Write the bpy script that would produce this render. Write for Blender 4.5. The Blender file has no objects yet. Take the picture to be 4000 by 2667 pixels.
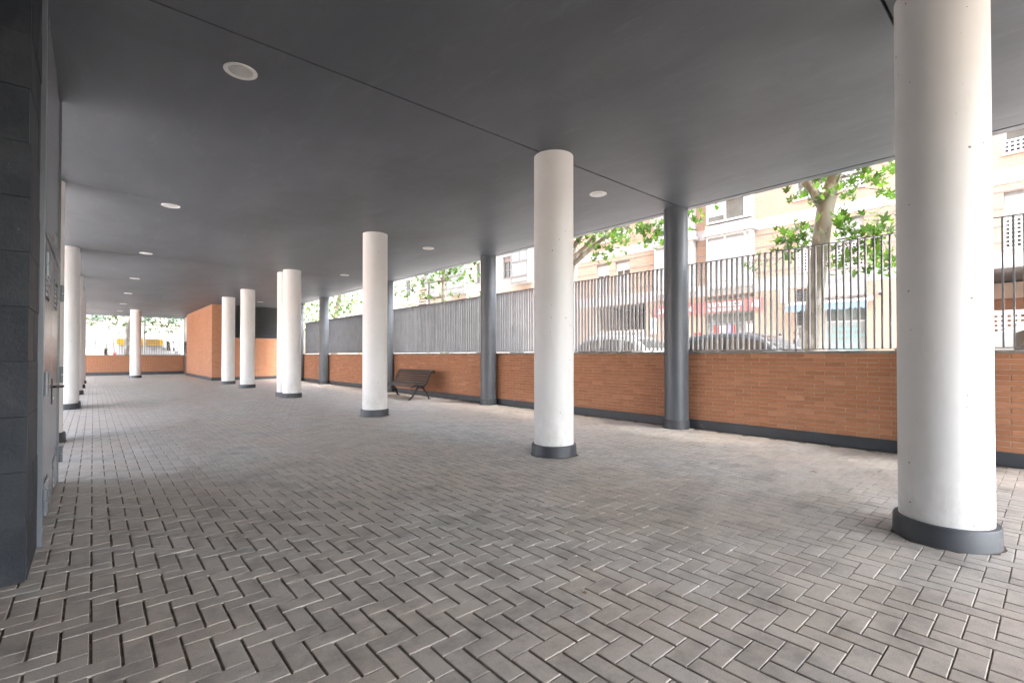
import bpy, math, random
import numpy as np
from mathutils import Vector, Matrix
random.seed(7); RNG = np.random.default_rng(11)
SC = bpy.context.scene
COL = SC.collection
rad = math.radians

# ------------------------------------------------------------ camera, world, sun, exposure
CAM_H, YAW, PITCH = 1.25, rad(41.14), rad(0.6245)
cd = bpy.data.cameras.new('camera'); cam = bpy.data.objects.new('camera', cd); COL.objects.link(cam)
cd.sensor_fit = 'HORIZONTAL'; cd.sensor_width = 36.0; cd.lens = 16.855
cd.shift_y = 0.0084; cd.clip_start = 0.05; cd.clip_end = 2000
cam.location = (0, 0, CAM_H); cam.rotation_euler = (rad(90) + PITCH, 0, -YAW)
SC.camera = cam

SUN_EL, SUN_AZ = rad(60), rad(168)          # azimuth from +Y towards +X
w = bpy.data.worlds.new('World'); SC.world = w; w.use_nodes = True
nt = w.node_tree; bgn = nt.nodes['Background']
sky = nt.nodes.new('ShaderNodeTexSky'); sky.sky_type = 'NISHITA'; sky.sun_disc = False
sky.sun_elevation = SUN_EL; sky.sun_rotation = SUN_AZ; sky.air_density = 1.0; sky.dust_density = 4.0; sky.ozone_density = 0.6
hsv = nt.nodes.new('ShaderNodeHueSaturation'); hsv.inputs['Saturation'].default_value = 0.58
nt.links.new(sky.outputs[0], hsv.inputs['Color']); nt.links.new(hsv.outputs[0], bgn.inputs['Color'])
bgn.inputs['Strength'].default_value = 0.15
sd = bpy.data.lights.new('sun', 'SUN'); sd.energy = 1.0; sd.angle = rad(24); sd.color = (1.0, 0.97, 0.94)
sun = bpy.data.objects.new('sun', sd); COL.objects.link(sun); sun.location = (-20, 5, 40)
sv = Vector((math.sin(SUN_AZ) * math.cos(SUN_EL), math.cos(SUN_AZ) * math.cos(SUN_EL), math.sin(SUN_EL)))
sun.rotation_euler = (-sv).to_track_quat('-Z', 'Y').to_euler()
vs = SC.view_settings; vs.view_transform = 'Standard'; vs.look = 'None'; vs.exposure = 4.5; vs.gamma = 1.0
try: vs.use_curve_mapping = False
except Exception: pass
SC.render.engine = 'CYCLES'; SC.cycles.use_denoising = True
SC.cycles.max_bounces = 10; SC.cycles.diffuse_bounces = 7; SC.cycles.glossy_bounces = 4; SC.cycles.transmission_bounces = 4
SC.cycles.sample_clamp_indirect = 8.0; SC.cycles.caustics_reflective = False; SC.cycles.caustics_refractive = False

# ------------------------------------------------------------ materials
MATS = {}
def new_mat(name):
    m = bpy.data.materials.new(name); m.use_nodes = True
    MATS[name] = m
    return m, m.node_tree, m.node_tree.nodes['Principled BSDF']
def N(nt, t, **kw):
    n = nt.nodes.new('ShaderNode' + t)
    for k, v in kw.items(): setattr(n, k, v)
    return n
def setin(n, **kw):
    for k, v in kw.items(): n.inputs[k.replace('_', ' ')].default_value = v
def pos(nt, scale=(1, 1, 1), loc=(0, 0, 0), rot=(0, 0, 0)):
    g = N(nt, 'NewGeometry'); mp = N(nt, 'Mapping'); nt.links.new(g.outputs['Position'], mp.inputs['Vector'])
    mp.inputs['Scale'].default_value = scale; mp.inputs['Location'].default_value = loc; mp.inputs['Rotation'].default_value = rot
    return mp.outputs[0]
def noise(nt, vec, scale, detail=4, rough=.55):
    n = N(nt, 'TexNoise'); setin(n, Scale=scale, Detail=detail, Roughness=rough); nt.links.new(vec, n.inputs['Vector']); return n.outputs['Fac']
def ramp(nt, fac, stops):
    r = N(nt, 'ValToRGB'); e = r.color_ramp.elements
    while len(e) < len(stops): e.new(0.5)
    for i, (p, c) in enumerate(stops):
        e[i].position = p; e[i].color = (c, c, c, 1) if isinstance(c, (int, float)) else (*c, 1)
    nt.links.new(fac, r.inputs['Fac']); return r.outputs['Color']
def mixc(nt, fac, a, b, mode='MIX'):
    m = N(nt, 'Mix', data_type='RGBA', blend_type=mode)
    for i, v in ((0, fac), (6, a), (7, b)):
        if hasattr(v, 'links'): nt.links.new(v, m.inputs[i])
        else: m.inputs[i].default_value = v if i == 0 else ((*v, 1) if len(v) == 3 else v)
    return m.outputs[2]
def bump(nt, b, h, strength=.3, dist=.01, prev=None):
    n = N(nt, 'Bump'); setin(n, Strength=strength, Distance=dist); nt.links.new(h, n.inputs['Height'])
    if prev is not None: nt.links.new(prev, n.inputs['Normal'])
    nt.links.new(n.outputs[0], b.inputs['Normal']); return n.outputs[0]
def tone(nt):                       # per-piece tone: object colour for single pieces, attribute inside joined ones
    a = N(nt, 'Attribute'); a.attribute_name = 'tone'
    o = N(nt, 'ObjectInfo'); s = N(nt, 'Math', operation='ADD')
    sx = N(nt, 'SeparateColor'); nt.links.new(o.outputs['Color'], sx.inputs[0])
    nt.links.new(a.outputs['Fac'], s.inputs[0]); nt.links.new(sx.outputs[0], s.inputs[1]); return s.outputs[0]
def plain(name, col, rough=.6, var=.12, vscale=6, bstr=.15, bscale=60, metal=0, spec=.5, dirt=None, stretch=(1, 1, 1)):
    m, nt, b = new_mat(name)
    v = pos(nt, stretch); f = noise(nt, v, vscale)
    c0 = tuple(max(0, x * (1 - var)) for x in col); c1 = tuple(min(1, x * (1 + var)) for x in col)
    c = mixc(nt, ramp(nt, f, [(.3, 0.0), (.7, 1.0)]), c0, c1)
    if dirt is not None:
        f2 = noise(nt, v, dirt[1], 6, .65); c = mixc(nt, ramp(nt, f2, [(dirt[2], 0.0), (dirt[2] + .15, 1.0)]), c, dirt[0])
    nt.links.new(c, b.inputs['Base Color'])
    setin(b, Roughness=rough, Metallic=metal); b.inputs['Specular IOR Level'].default_value = spec
    if bstr: bump(nt, b, noise(nt, pos(nt), bscale, 3), bstr, .004)
    return m

def mat_paver():
    m, nt, b = new_mat('concrete_paver')
    p = pos(nt); t = tone(nt)
    c = ramp(nt, t, [(0, (.375, .351, .320)), (.35, (.425, .399, .365)), (.7, (.46, .433, .397)), (1, (.495, .468, .432))])
    big = noise(nt, p, .55, 6, .6)
    c = mixc(nt, ramp(nt, big, [(.36, 0.0), (.58, .8)]), c, (.46, .385, .325))
    mid = noise(nt, p, 3.2, 6, .7)
    c = mixc(nt, ramp(nt, mid, [(.46, 0.0), (.68, .75)]), c, (.21, .192, .172))
    mot = noise(nt, pos(nt, (1, 1, 1), (1, 9, 0)), 11, 7, .72)
    c = mixc(nt, ramp(nt, mot, [(.30, .55), (.48, 0.0)]), c, (.25, .23, .205))
    c = mixc(nt, ramp(nt, mot, [(.55, 0.0), (.72, .38)]), c, (.56, .54, .50))
    lite = noise(nt, pos(nt, (1, 1, 1), (7, 3, 0)), 2.3, 6, .75)
    c = mixc(nt, ramp(nt, lite, [(.57, 0.0), (.70, .6)]), c, (.56, .545, .515))
    grain = noise(nt, p, 260, 2, .5)
    c = mixc(nt, .35, c, ramp(nt, grain, [(.3, 0.2), (.7, .8)]), 'OVERLAY')
    nt.links.new(c, b.inputs['Base Color'])
    rr = ramp(nt, mid, [(.3, .60), (.7, .40)]); nt.links.new(rr, b.inputs['Roughness'])
    b.inputs['Specular IOR Level'].default_value = .55
    bump(nt, b, noise(nt, p, 180, 4, .65), .35, .0025)
def mat_sand():
    m, nt, b = new_mat('joint_sand')
    p = pos(nt); c = mixc(nt, ramp(nt, noise(nt, p, 14, 6, .7), [(.35, 0.0), (.65, 1.0)]), (.075, .06, .045), (.36, .30, .225))
    nt.links.new(c, b.inputs['Base Color']); setin(b, Roughness=.95); bump(nt, b, noise(nt, p, 320, 3), .8, .006)
def mat_brick():
    m, nt, b = new_mat('clay_brick')
    p = pos(nt); t = tone(nt)
    c = ramp(nt, t, [(0, (.33, .135, .066)), (.3, (.38, .16, .080)), (.65, (.425, .185, .094)), (1, (.52, .245, .135))])
    f = noise(nt, p, 9, 6, .65); c = mixc(nt, ramp(nt, f, [(.35, 0.0), (.75, .5)]), c, (.40, .18, .092))
    st = noise(nt, pos(nt, (1, 1, .35)), 1.3, 5, .6); c = mixc(nt, ramp(nt, st, [(.50, 0.0), (.72, .4)]), c, (.29, .125, .07))
    sp = noise(nt, p, 55, 2, .5); c = mixc(nt, ramp(nt, sp, [(.73, 0.0), (.77, .6)]), c, (.62, .5, .42))
    nt.links.new(c, b.inputs['Base Color']); setin(b, Roughness=.82)
    bump(nt, b, noise(nt, p, 140, 4), .3, .003)
def mat_white_col():
    m, nt, b = new_mat('white_painted_concrete')
    p = pos(nt); f = noise(nt, p, 1.8, 5)
    c = mixc(nt, ramp(nt, f, [(.35, 0.0), (.7, 1.0)]), (.79, .787, .785), (.74, .735, .728))
    sm = noise(nt, pos(nt, (1, 1, .25), (3, 1, 0)), 5, 5, .7); c = mixc(nt, ramp(nt, sm, [(.58, 0.0), (.8, .35)]), c, (.58, .56, .53))
    vo = N(nt, 'TexVoronoi'); setin(vo, Scale=13.0, Randomness=1.0); nt.links.new(pos(nt, (1, 1, 1.25)), vo.inputs['Vector'])
    wob = noise(nt, p, 70, 3, .6)
    gate = N(nt, 'SeparateColor'); nt.links.new(vo.outputs['Color'], gate.inputs[0])
    thr = N(nt, 'MapRange'); setin(thr, From_Min=.42, From_Max=1.0, To_Min=.0, To_Max=.115); nt.links.new(gate.outputs[0], thr.inputs[0])
    wa = N(nt, 'Math', operation='MULTIPLY_ADD'); nt.links.new(wob, wa.inputs[0]); wa.inputs[1].default_value = .10; nt.links.new(vo.outputs['Distance'], wa.inputs[2])
    sub = N(nt, 'Math', operation='SUBTRACT'); nt.links.new(wa.outputs[0], sub.inputs[0]); nt.links.new(thr.outputs[0], sub.inputs[1])
    pit = ramp(nt, sub.outputs[0], [(.04, 1.0), (.058, 0.0)])
    c = mixc(nt, pit, c, (.20, .19, .18))
    gz = N(nt, 'SeparateXYZ'); gg = N(nt, 'NewGeometry'); nt.links.new(gg.outputs['Position'], gz.inputs[0])
    gm = N(nt, 'MapRange'); setin(gm, From_Min=.14, From_Max=.75, To_Min=.62, To_Max=.0); nt.links.new(gz.outputs[2], gm.inputs[0])
    gn = ramp(nt, noise(nt, pos(nt, (1, 1, .5), (9, 4, 2)), 7, 7, .7), [(.40, 0.0), (.66, 1.0)])
    gd = N(nt, 'Math', operation='MULTIPLY'); nt.links.new(gm.outputs[0], gd.inputs[0]); nt.links.new(gn, gd.inputs[1])
    c = mixc(nt, gd.outputs[0], c, (.50, .465, .42))
    nt.links.new(c, b.inputs['Base Color']); setin(b, Roughness=.55)
    bp = bump(nt, b, noise(nt, pos(nt, (1, 1, .3)), 6, 4), .25, .006)
    bump(nt, b, noise(nt, p, 90, 3), .10, .003, bp)
def mat_ceiling():
    m, nt, b = new_mat('anthracite_ceiling_paint')
    p = pos(nt, (1, .35, 1), (0, 0, 0), (0, 0, .5)); f = noise(nt, p, .9, 6, .6)
    c = mixc(nt, ramp(nt, f, [(.3, 0.0), (.7, 1.0)]), (.088, .101, .119), (.130, .146, .168))
    sc = noise(nt, pos(nt, (3, .8, 1), (2, 5, 0), (0, 0, 1.1)), 1.6, 8, .75)
    c = mixc(nt, ramp(nt, sc, [(.55, 0.0), (.72, .45)]), c, (.17, .186, .205))
    st = noise(nt, pos(nt, (1, 1, 1), (4, 8, 0)), .35, 7, .7); c = mixc(nt, ramp(nt, st, [(.52, 0.0), (.66, .45)]), c, (.070, .077, .086))
    nt.links.new(c, b.inputs['Base Color']); setin(b, Roughness=.5); b.inputs['Specular IOR Level'].default_value = .4
    h = noise(nt, pos(nt, (1, .5, 1), (0, 0, 0), (0, 0, .5)), 1.1, 3, .5)
    bp = bump(nt, b, h, .5, .04)
    bump(nt, b, noise(nt, pos(nt), 70, 3), .10, .003, bp)
def mat_slate():
    m, nt, b = new_mat('dark_slate')
    p = pos(nt, (1, 1, 1), (0, 0, 0), (.3, .2, 0)); t = tone(nt)
    c = ramp(nt, t, [(0, (.013, .016, .022)), (1, (.026, .031, .039))])
    f = noise(nt, p, 3.5, 8, .7); c = mixc(nt, ramp(nt, f, [(.44, 0.0), (.68, .8)]), c, (.042, .046, .053))
    wv = noise(nt, pos(nt, (1, 1, 4), (0, 0, 0), (.5, .2, .1)), 3.0, 8, .8); c = mixc(nt, ramp(nt, wv, [(.64, 0.0), (.72, .6)]), c, (.10, .10, .10))
    nt.links.new(c, b.inputs['Base Color']); setin(b, Roughness=.55); b.inputs['Specular IOR Level'].default_value = .28
    sc2 = noise(nt, pos(nt, (1, 1, 1), (5, 0, 2), (.2, .9, .4)), 22, 4, .8); c = mixc(nt, ramp(nt, sc2, [(.70, 0.0), (.74, .6)]), c, (.19, .185, .18)); nt.links.new(c, b.inputs['Base Color'])
    bp = bump(nt, b, noise(nt, p, 6, 8, .7), .7, .014)
def mat_facade_brick(name, c1, c2, mortar):
    m, nt, b = new_mat(name)
    g = N(nt, 'NewGeometry'); sx = N(nt, 'SeparateXYZ'); nt.links.new(g.outputs['Position'], sx.inputs[0])
    ad = N(nt, 'Math', operation='ADD'); nt.links.new(sx.outputs[0], ad.inputs[0]); nt.links.new(sx.outputs[1], ad.inputs[1])
    cb = N(nt, 'CombineXYZ'); nt.links.new(ad.outputs[0], cb.inputs[0]); nt.links.new(sx.outputs[2], cb.inputs[1])
    br = N(nt, 'TexBrick'); nt.links.new(cb.outputs[0], br.inputs['Vector'])
    br.inputs['Color1'].default_value = (*c1, 1); br.inputs['Color2'].default_value = (*c2, 1); br.inputs['Mortar'].default_value = (*mortar, 1)
    setin(br, Scale=1.0, Mortar_Size=.008, Brick_Width=.25, Row_Height=.068); br.inputs['Mortar Smooth'].default_value = .3
    f = noise(nt, pos(nt), 1.2, 5); c = mixc(nt, ramp(nt, f, [(.4, 0.0), (.7, .3)]), br.outputs['Color'], tuple(x * .8 for x in c1))
    nt.links.new(c, b.inputs['Base Color']); setin(b, Roughness=.85)
    inv = N(nt, 'Math', operation='SUBTRACT'); inv.inputs[0].default_value = 1; nt.links.new(br.outputs['Fac'], inv.inputs[1])
    bump(nt, b, inv.outputs[0], .6, .008)
def mat_leaf():
    m, nt, b = new_mat('plane_leaf')
    t = tone(nt)
    c = ramp(nt, t, [(0, (.024, .058, .011)), (.4, (.048, .112, .016)), (.75, (.080, .165, .024)), (1, (.115, .205, .032))])
    c = mixc(nt, .25, c, ramp(nt, noise(nt, pos(nt), 25, 3), [(.3, .1), (.7, .7)]), 'OVERLAY')
    nt.links.new(c, b.inputs['Base Color']); setin(b, Roughness=.45)
    tr = N(nt, 'BsdfTranslucent'); c2 = mixc(nt, 1.0, c, (1.25, 1.35, .6), 'MULTIPLY'); nt.links.new(c2, tr.inputs['Color'])
    mx = N(nt, 'MixShader'); mx.inputs[0].default_value = .38
    nt.links.new(b.outputs[0], mx.inputs[1]); nt.links.new(tr.outputs[0], mx.inputs[2])
    nt.links.new(mx.outputs[0], nt.nodes['Material Output'].inputs['Surface'])
def mat_bark():
    m, nt, b = new_mat('plane_bark')
    p = pos(nt, (1, 1, .45)); f = noise(nt, p, 5, 5, .6)
    c = mixc(nt, ramp(nt, f, [(.44, 0.0), (.50, 1.0)]), (.30, .295, .262), (.195, .185, .155))
    f2 = noise(nt, pos(nt, (1, 1, .5), (4, 2, 1)), 9, 6, .7); c = mixc(nt, ramp(nt, f2, [(.6, 0.0), (.66, .8)]), c, (.11, .085, .06))
    nt.links.new(c, b.inputs['Base Color']); setin(b, Roughness=.8); bump(nt, b, f2, .4, .01)
def mat_glass(name, col, rough=.04, spec=.8):
    m, nt, b = new_mat(name)
    f = noise(nt, pos(nt), .9, 3); c = mixc(nt, ramp(nt, f, [(.35, 0.0), (.7, 1.0)]), col, tuple(x * .55 for x in col))
    nt.links.new(c, b.inputs['Base Color']); setin(b, Roughness=rough); b.inputs['Specular IOR Level'].default_value = spec
def mat_wood():
    m, nt, b = new_mat('varnished_slat_wood')
    p = pos(nt, (12, .6, 12)); f = noise(nt, p, 4, 6, .7)
    c = mixc(nt, ramp(nt, f, [(.3, 0.0), (.7, 1.0)]), (.018, .0145, .0125), (.050, .040, .034))
    nt.links.new(c, b.inputs['Base Color']); setin(b, Roughness=.42); bump(nt, b, f, .3, .003)

mat_paver(); mat_sand(); mat_brick(); mat_white_col(); mat_ceiling(); mat_slate(); mat_leaf(); mat_bark(); mat_wood()
mat_facade_brick('facade_brick', (.33, .232, .17), (.365, .262, .195), (.23, .17, .13))
mat_facade_brick('facade_brick_red', (.40, .20, .12), (.46, .24, .15), (.33, .24, .18))
mat_glass('window_glass', (.10, .125, .12)); mat_glass('frosted_glass', (.26, .31, .31), .35, .5); mat_glass('car_glass', (.02, .025, .025), .03)
mat_glass('shop_glass', (.15, .17, .16), .05); mat_glass('lamp_diffuser', (.80, .80, .78), .35, .4)
plain('mortar', (.40, .285, .20), .95, .25, 10, .6, 160)
plain('mortar_dark', (.13, .09, .065), .95, .3, 3, .6, 160)
plain('anthracite_paint', (.078, .089, .104), .42, .10, 3, .12, 70, dirt=((.16, .165, .17), 3, .66))
plain('plinth_paint', (.046, .050, .058), .55, .18, 3, .2, 60, dirt=((.16, .14, .115), 7, .62))
plain('fence_paint', (.155, .163, .175), .27, .1, 4, .05, 80, spec=.75)
plain('door_paint', (.20, .215, .235), .26, .08, 1.2, .06, 40, spec=.6)
plain('door_frame_paint', (.115, .13, .15), .3, .1, 3, .08, 60, spec=.6)
plain('dark_gap', (.012, .012, .013), .9, .1)
plain('black_plastic', (.02, .02, .022), .3, .1, 8, .05)
plain('steel_panel', (.50, .50, .48), .38, .15, 2.2, .15, 20, metal=.7, stretch=(1, 1, .4))
plain('louvre_metal', (.13, .14, .15), .38, .1, 5, .1, 60)
plain('cast_iron', (.022, .023, .025), .45, .2, 12, .4, 90)
plain('concrete_cap', (.23, .215, .195), .85, .25, 5, .5, 80, dirt=((.10, .09, .08), 6, .55))
plain('lamp_trim', (.80, .80, .79), .4, .04, 5, .03)
plain('sidewalk_concrete', (.50, .48, .45), .85, .15, 3, .3, 40)
plain('asphalt', (.06, .06, .062), .9, .2, 8, .6, 150)
plain('kerb_stone', (.40, .39, .37), .8, .15, 4, .3, 50)
plain('earth', (.20, .18, .15), .95, .2, 1.5, .4, 20)
plain('white_render', (.37, .355, .345), .85, .04, 1.5, .15, 50)
plain('cream_render', (.38, .31, .26), .85, .06, 1.5, .15, 50)
plain('white_band', (.36, .357, .355), .8, .04, 2, .1, 40)
plain('white_frame', (.40, .40, .40), .4, .04, 4, .05)
plain('shutter_slat', (.34, .35, .36), .5, .05, 4, .05)
plain('brown_shutter', (.22, .17, .14), .5, .08, 4, .05)
plain('grey_frame', (.16, .165, .165), .4, .08, 4, .05)
plain('shop_red', (.44, .12, .115), .45, .06, 3, .05)
plain('poster_red', (.45, .035, .03), .5, .1, 5, 0)
plain('poster_white', (.74, .72, .72), .5, .1, 9, 0)
plain('poster_violet', (.25, .20, .50), .5, .3, 14, 0)
plain('poster_yellow', (.75, .50, .03), .5, .1, 9, 0)
plain('print_white', (.80, .80, .80), .5, .02, 9, 0)
plain('print_teal', (.16, .37, .39), .5, .02, 9, 0)
plain('print_blue', (.30, .52, .60), .5, .02, 9, 0)
plain('print_dark', (.05, .05, .05), .5, .02, 9, 0)
plain('print_green', (.08, .30, .10), .5, .02, 9, 0)
plain('awning_blue', (.15, .25, .42), .8, .06, 5, .1, 90)
plain('awning_white', (.72, .74, .78), .8, .04, 5, .1, 90)
plain('tan_wall', (.22, .155, .10), .85, .08, 2, .2, 40)
plain('beige_plaster', (.58, .46, .38), .85, .06, 2, .2, 40)
plain('soffit_grey', (.17, .165, .16), .8, .1, 2, .1, 30)
plain('terracotta_door', (.36, .20, .13), .6, .1, 5, .1)
plain('paint_black', (.010, .011, .012), .30, .1, 4, 0, spec=.3)
plain('paint_silver', (.16, .165, .17), .3, .05, 4, 0, metal=.3, spec=.4)
plain('paint_white', (.30, .30, .30), .25, .03, 4, 0, spec=.6)
plain('van_yellow', (.46, .25, .01), .3, .04, 4, 0)
plain('rubber', (.02, .02, .02), .85, .1, 9, .1)
plain('rim_alloy', (.45, .45, .46), .3, .05, 9, 0, metal=.8)
plain('tail_red', (.55, .02, .02), .15, .1, 9, 0, spec=.7)
plain('head_lamp', (.72, .74, .75), .1, .05, 9, 0, spec=.8)
plain('pole_grey', (.30, .31, .31), .45, .08, 5, .05)
plain('skin', (.30, .18, .125), .5, .06, 9, .05)
plain('hair_dark', (.02, .015, .012), .5, .2, 40, .3)
plain('jacket_red', (.30, .014, .024), .8, .12, 9, .3, 40)
plain('jacket_grey', (.045, .048, .055), .8, .15, 9, .3, 40)
plain('trousers_dark', (.04, .045, .06), .85, .12, 9, .3, 40)
plain('shoe_dark', (.02, .02, .02), .6, .1)
plain('dry_leaf', (.22, .15, .06), .7, .2, 40, .2)
plain('courtyard_render', (.66, .48, .38), .85, .05, 1.2, .15, 40)
plain('courtyard_paving', (.52, .47, .42), .85, .1, 3, .3, 40)
plain('far_render', (.20, .193, .188), .85, .05, 1.5, .15, 40)
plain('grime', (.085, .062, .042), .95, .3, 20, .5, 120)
plain('facade_own', (.40, .22, .13), .85, .06, 2, .2, 40)

# ------------------------------------------------------------ object helpers
WL = {}
def wloc(o): return WL.get(o.name, Vector((0, 0, 0)))
class MB:
    def __init__(s): s.v = []; s.f = []; s.t = []
    def add(s, vs, fs, tone=None):
        o = len(s.v); s.v.extend([tuple(p) for p in vs]); s.f.extend([tuple(i + o for i in f) for f in fs])
        if tone is not None: s.t.extend([tone] * len(vs))
        return s
    def box(s, x0, x1, y0, y1, z0, z1, tone=None):
        return s.add([(x0, y0, z0), (x1, y0, z0), (x1, y1, z0), (x0, y1, z0), (x0, y0, z1), (x1, y0, z1), (x1, y1, z1), (x0, y1, z1)],
                     [(0, 3, 2, 1), (4, 5, 6, 7), (0, 1, 5, 4), (1, 2, 6, 5), (2, 3, 7, 6), (3, 0, 4, 7)], tone)
    def quad(s, a, b, c, d): return s.add([a, b, c, d], [(0, 1, 2, 3)])
    def tube(s, pts, rr, n=10, cap=True):
        pts = [Vector(p) for p in pts]
        if not hasattr(rr, '__len__'): rr = [rr] * len(pts)
        prev = None; vs = []; 
        for i, p in enumerate(pts):
            d = (pts[min(i + 1, len(pts) - 1)] - pts[max(i - 1, 0)]).normalized()
            if prev is None:
                u = d.orthogonal().normalized()
            else:
                u = (prev - d * prev.dot(d)).normalized()
            prev = u; v = d.cross(u)
            for k in range(n):
                a = 2 * math.pi * k / n
                vs.append(p + (u * math.cos(a) + v * math.sin(a)) * rr[i])
        fs = []
        for i in range(len(pts) - 1):
            for k in range(n):
                k2 = (k + 1) % n; fs.append((i * n + k, i * n + k2, (i + 1) * n + k2, (i + 1) * n + k))
        if cap:
            fs.append(tuple(range(n - 1, -1, -1))); fs.append(tuple((len(pts) - 1) * n + k for k in range(n)))
        return s.add(vs, fs)
    def lathe(s, c, prof, n=32, cap=True):
        vs = []; m = len(prof)
        for r, z in prof:
            for k in range(n):
                a = 2 * math.pi * k / n; vs.append((c[0] + r * math.cos(a), c[1] + r * math.sin(a), c[2] + z))
        fs = []
        for i in range(m - 1):
            for k in range(n):
                k2 = (k + 1) % n; fs.append((i * n + k, i * n + k2, (i + 1) * n + k2, (i + 1) * n + k))
        if cap: fs.append(tuple(range(n - 1, -1, -1))); fs.append(tuple((m - 1) * n + k for k in range(n)))
        return s.add(vs, fs)
    def prism(s, poly, a0, a1, axis):       # poly in the plane of the two other axes (cyclic order), extruded along axis
        def P(u, v, a):
            return {0: (a, u, v), 1: (u, a, v), 2: (u, v, a)}[axis]
        n = len(poly); vs = [P(u, v, a0) for u, v in poly] + [P(u, v, a1) for u, v in poly]
        fs = [tuple(range(n)), tuple(range(2 * n - 1, n - 1, -1))] + [(i, i + n, (i + 1) % n + n, (i + 1) % n) for i in range(n)]
        return s.add(vs, fs)
    def mesh(s, name, mat, off=Vector((0, 0, 0)), smooth=False):
        me = bpy.data.meshes.new(name)
        me.from_pydata([(p[0] - off[0], p[1] - off[1], p[2] - off[2]) for p in s.v], [], s.f)
        if s.t and len(s.t) == len(s.v):
            at = me.attributes.new('tone', 'FLOAT', 'POINT'); at.data.foreach_set('value', s.t)
        if mat: me.materials.append(MATS[mat])
        if smooth: me.polygons.foreach_set('use_smooth', [True] * len(me.polygons))
        me.update(); return me
    def build(s, name, mat, parent=None, smooth=False, bevel=0, angle=None):
        off = wloc(parent) if parent else Vector((0, 0, 0))
        o = bpy.data.objects.new(name, s.mesh(name, mat, off, smooth or angle is not None)); COL.objects.link(o)
        o.color = (0, 0, 0, 1)
        if parent: o.parent = parent; WL[o.name] = off
        if angle is not None:
            try: o.data.set_sharp_from_angle(angle=rad(angle))
            except Exception: pass
        if bevel:
            b = o.modifiers.new('bevel', 'BEVEL'); b.width = bevel; b.segments = 2; b.limit_method = 'ANGLE'; b.angle_limit = rad(40)
        return o
def tag(o, label=None, cat=None, group=None, kind=None):
    if label: o['label'] = label
    if cat: o['category'] = cat
    if group: o['group'] = group
    if kind: o['kind'] = kind
    return o
def thing(name, loc, label, cat, group=None):
    o = bpy.data.objects.new(name, None); COL.objects.link(o); o.location = loc; o.empty_display_size = .2
    WL[o.name] = Vector(loc); return tag(o, label, cat, group)
def inst(name, me, parent, p, tonev=None, rot=None, scale=None):
    o = bpy.data.objects.new(name, me); COL.objects.link(o); o.parent = parent
    o.location = Vector(p) - wloc(parent); WL[o.name] = Vector(p)
    if rot is not None: o.rotation_euler = rot
    if scale is not None: o.scale = scale
    t = 0 if tonev is None else tonev; o.color = (t, t, t, 1); return o
def box(name, mat, parent, *b, bevel=0): return MB().box(*b).build(name, mat, parent, bevel=bevel)
def text_mesh(txt, size, bold=0.0, align='LEFT', space=1.0):
    cu = bpy.data.curves.new('t', 'FONT'); cu.body = txt; cu.size = size; cu.extrude = .004; cu.offset = bold; cu.align_x = align; cu.space_character = space
    cu.resolution_u = 3
    ob = bpy.data.objects.new('t', cu); COL.objects.link(ob)
    dg = bpy.context.evaluated_depsgraph_get(); me = bpy.data.meshes.new_from_object(ob.evaluated_get(dg))
    bpy.data.objects.remove(ob); bpy.data.curves.remove(cu); return me
def lettering(txt, size, X, Y, Z, mat, parent, bold=0.0, align='LEFT', space=1.0, sx=1.0):   # on a face looking towards -X, reading towards -Y
    me = text_mesh(txt, size, bold, align, space); off = wloc(parent)
    for v in me.vertices:
        x, y, z = v.co; v.co = (X - z - off.x, Y - x * sx - off.y, Z + y - off.z)
    me.materials.clear(); me.materials.append(MATS[mat])
    o = bpy.data.objects.new('lettering', me); COL.objects.link(o); o.parent = parent; WL[o.name] = off; return o
FWD = Vector((math.sin(YAW) * math.cos(PITCH), math.cos(YAW) * math.cos(PITCH), math.sin(PITCH)))
RGT = Vector((math.cos(YAW), -math.sin(YAW), 0)); UPV = RGT.cross(FWD)
def shows(p, m=1.02):                # distance along the view for points inside the photograph's frame, else None
    d = Vector(p) - Vector((0, 0, CAM_H)); z = d.dot(FWD)
    if z < .3: return None
    x = d.dot(RGT) / z * 1872.7 / 2000; y = (d.dot(UPV) / z * 1872.7 - 33.5) / 1333.5
    return z if abs(x) < m and abs(y) < m else None

# ============================================================ SETTING
ZC = 3.775                                    # ceiling height
XW = 7.78                                     # inner face of the street wall
ST = .40                                      # street side level
g = MB().box(-500, 500, -500, 500, -.6, -.03).build('ground', 'earth'); tag(g, 'bare ground around the buildings', None, kind='structure')
tag(MB().box(-40.4, -.9, -30, 60, -.028, -.006).build('courtyard', 'courtyard_paving'), 'open paved courtyard beside the porch', kind='structure')
tag(MB().box(8.06, 10.35, -40, 40.5, -.02, ST).build('sidewalk', 'sidewalk_concrete'), 'raised pavement between the porch wall and the road', kind='structure')
kb = MB()
for i in range(80): kb.box(10.355, 10.5, -40 + i * 1.006, -39.01 + i * 1.006, -.02, ST + .002)
tag(kb.build('kerb', 'kerb_stone'), 'stone kerb along the near pavement', kind='structure')
tag(MB().box(10.505, 16.99, -40, 40.5, -.02, ST - .13).build('road', 'asphalt'), 'asphalt road with parked cars', kind='structure')
tag(MB().box(17.0, 21.99, -40, 40.5, -.02, ST + .02).build('far_sidewalk', 'sidewalk_concrete'), 'pavement in front of the shops', kind='structure')
tag(MB().box(-40, 60, 40.52, 44.0, -.02, ST - .05).build('cross_sidewalk', 'sidewalk_concrete'), 'pavement behind the far fence', kind='structure')
tag(MB().box(-40, 60, 44.01, 53.0, -.02, ST - .18).build('cross_road', 'asphalt'), 'road behind the far fence', kind='structure')

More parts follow.
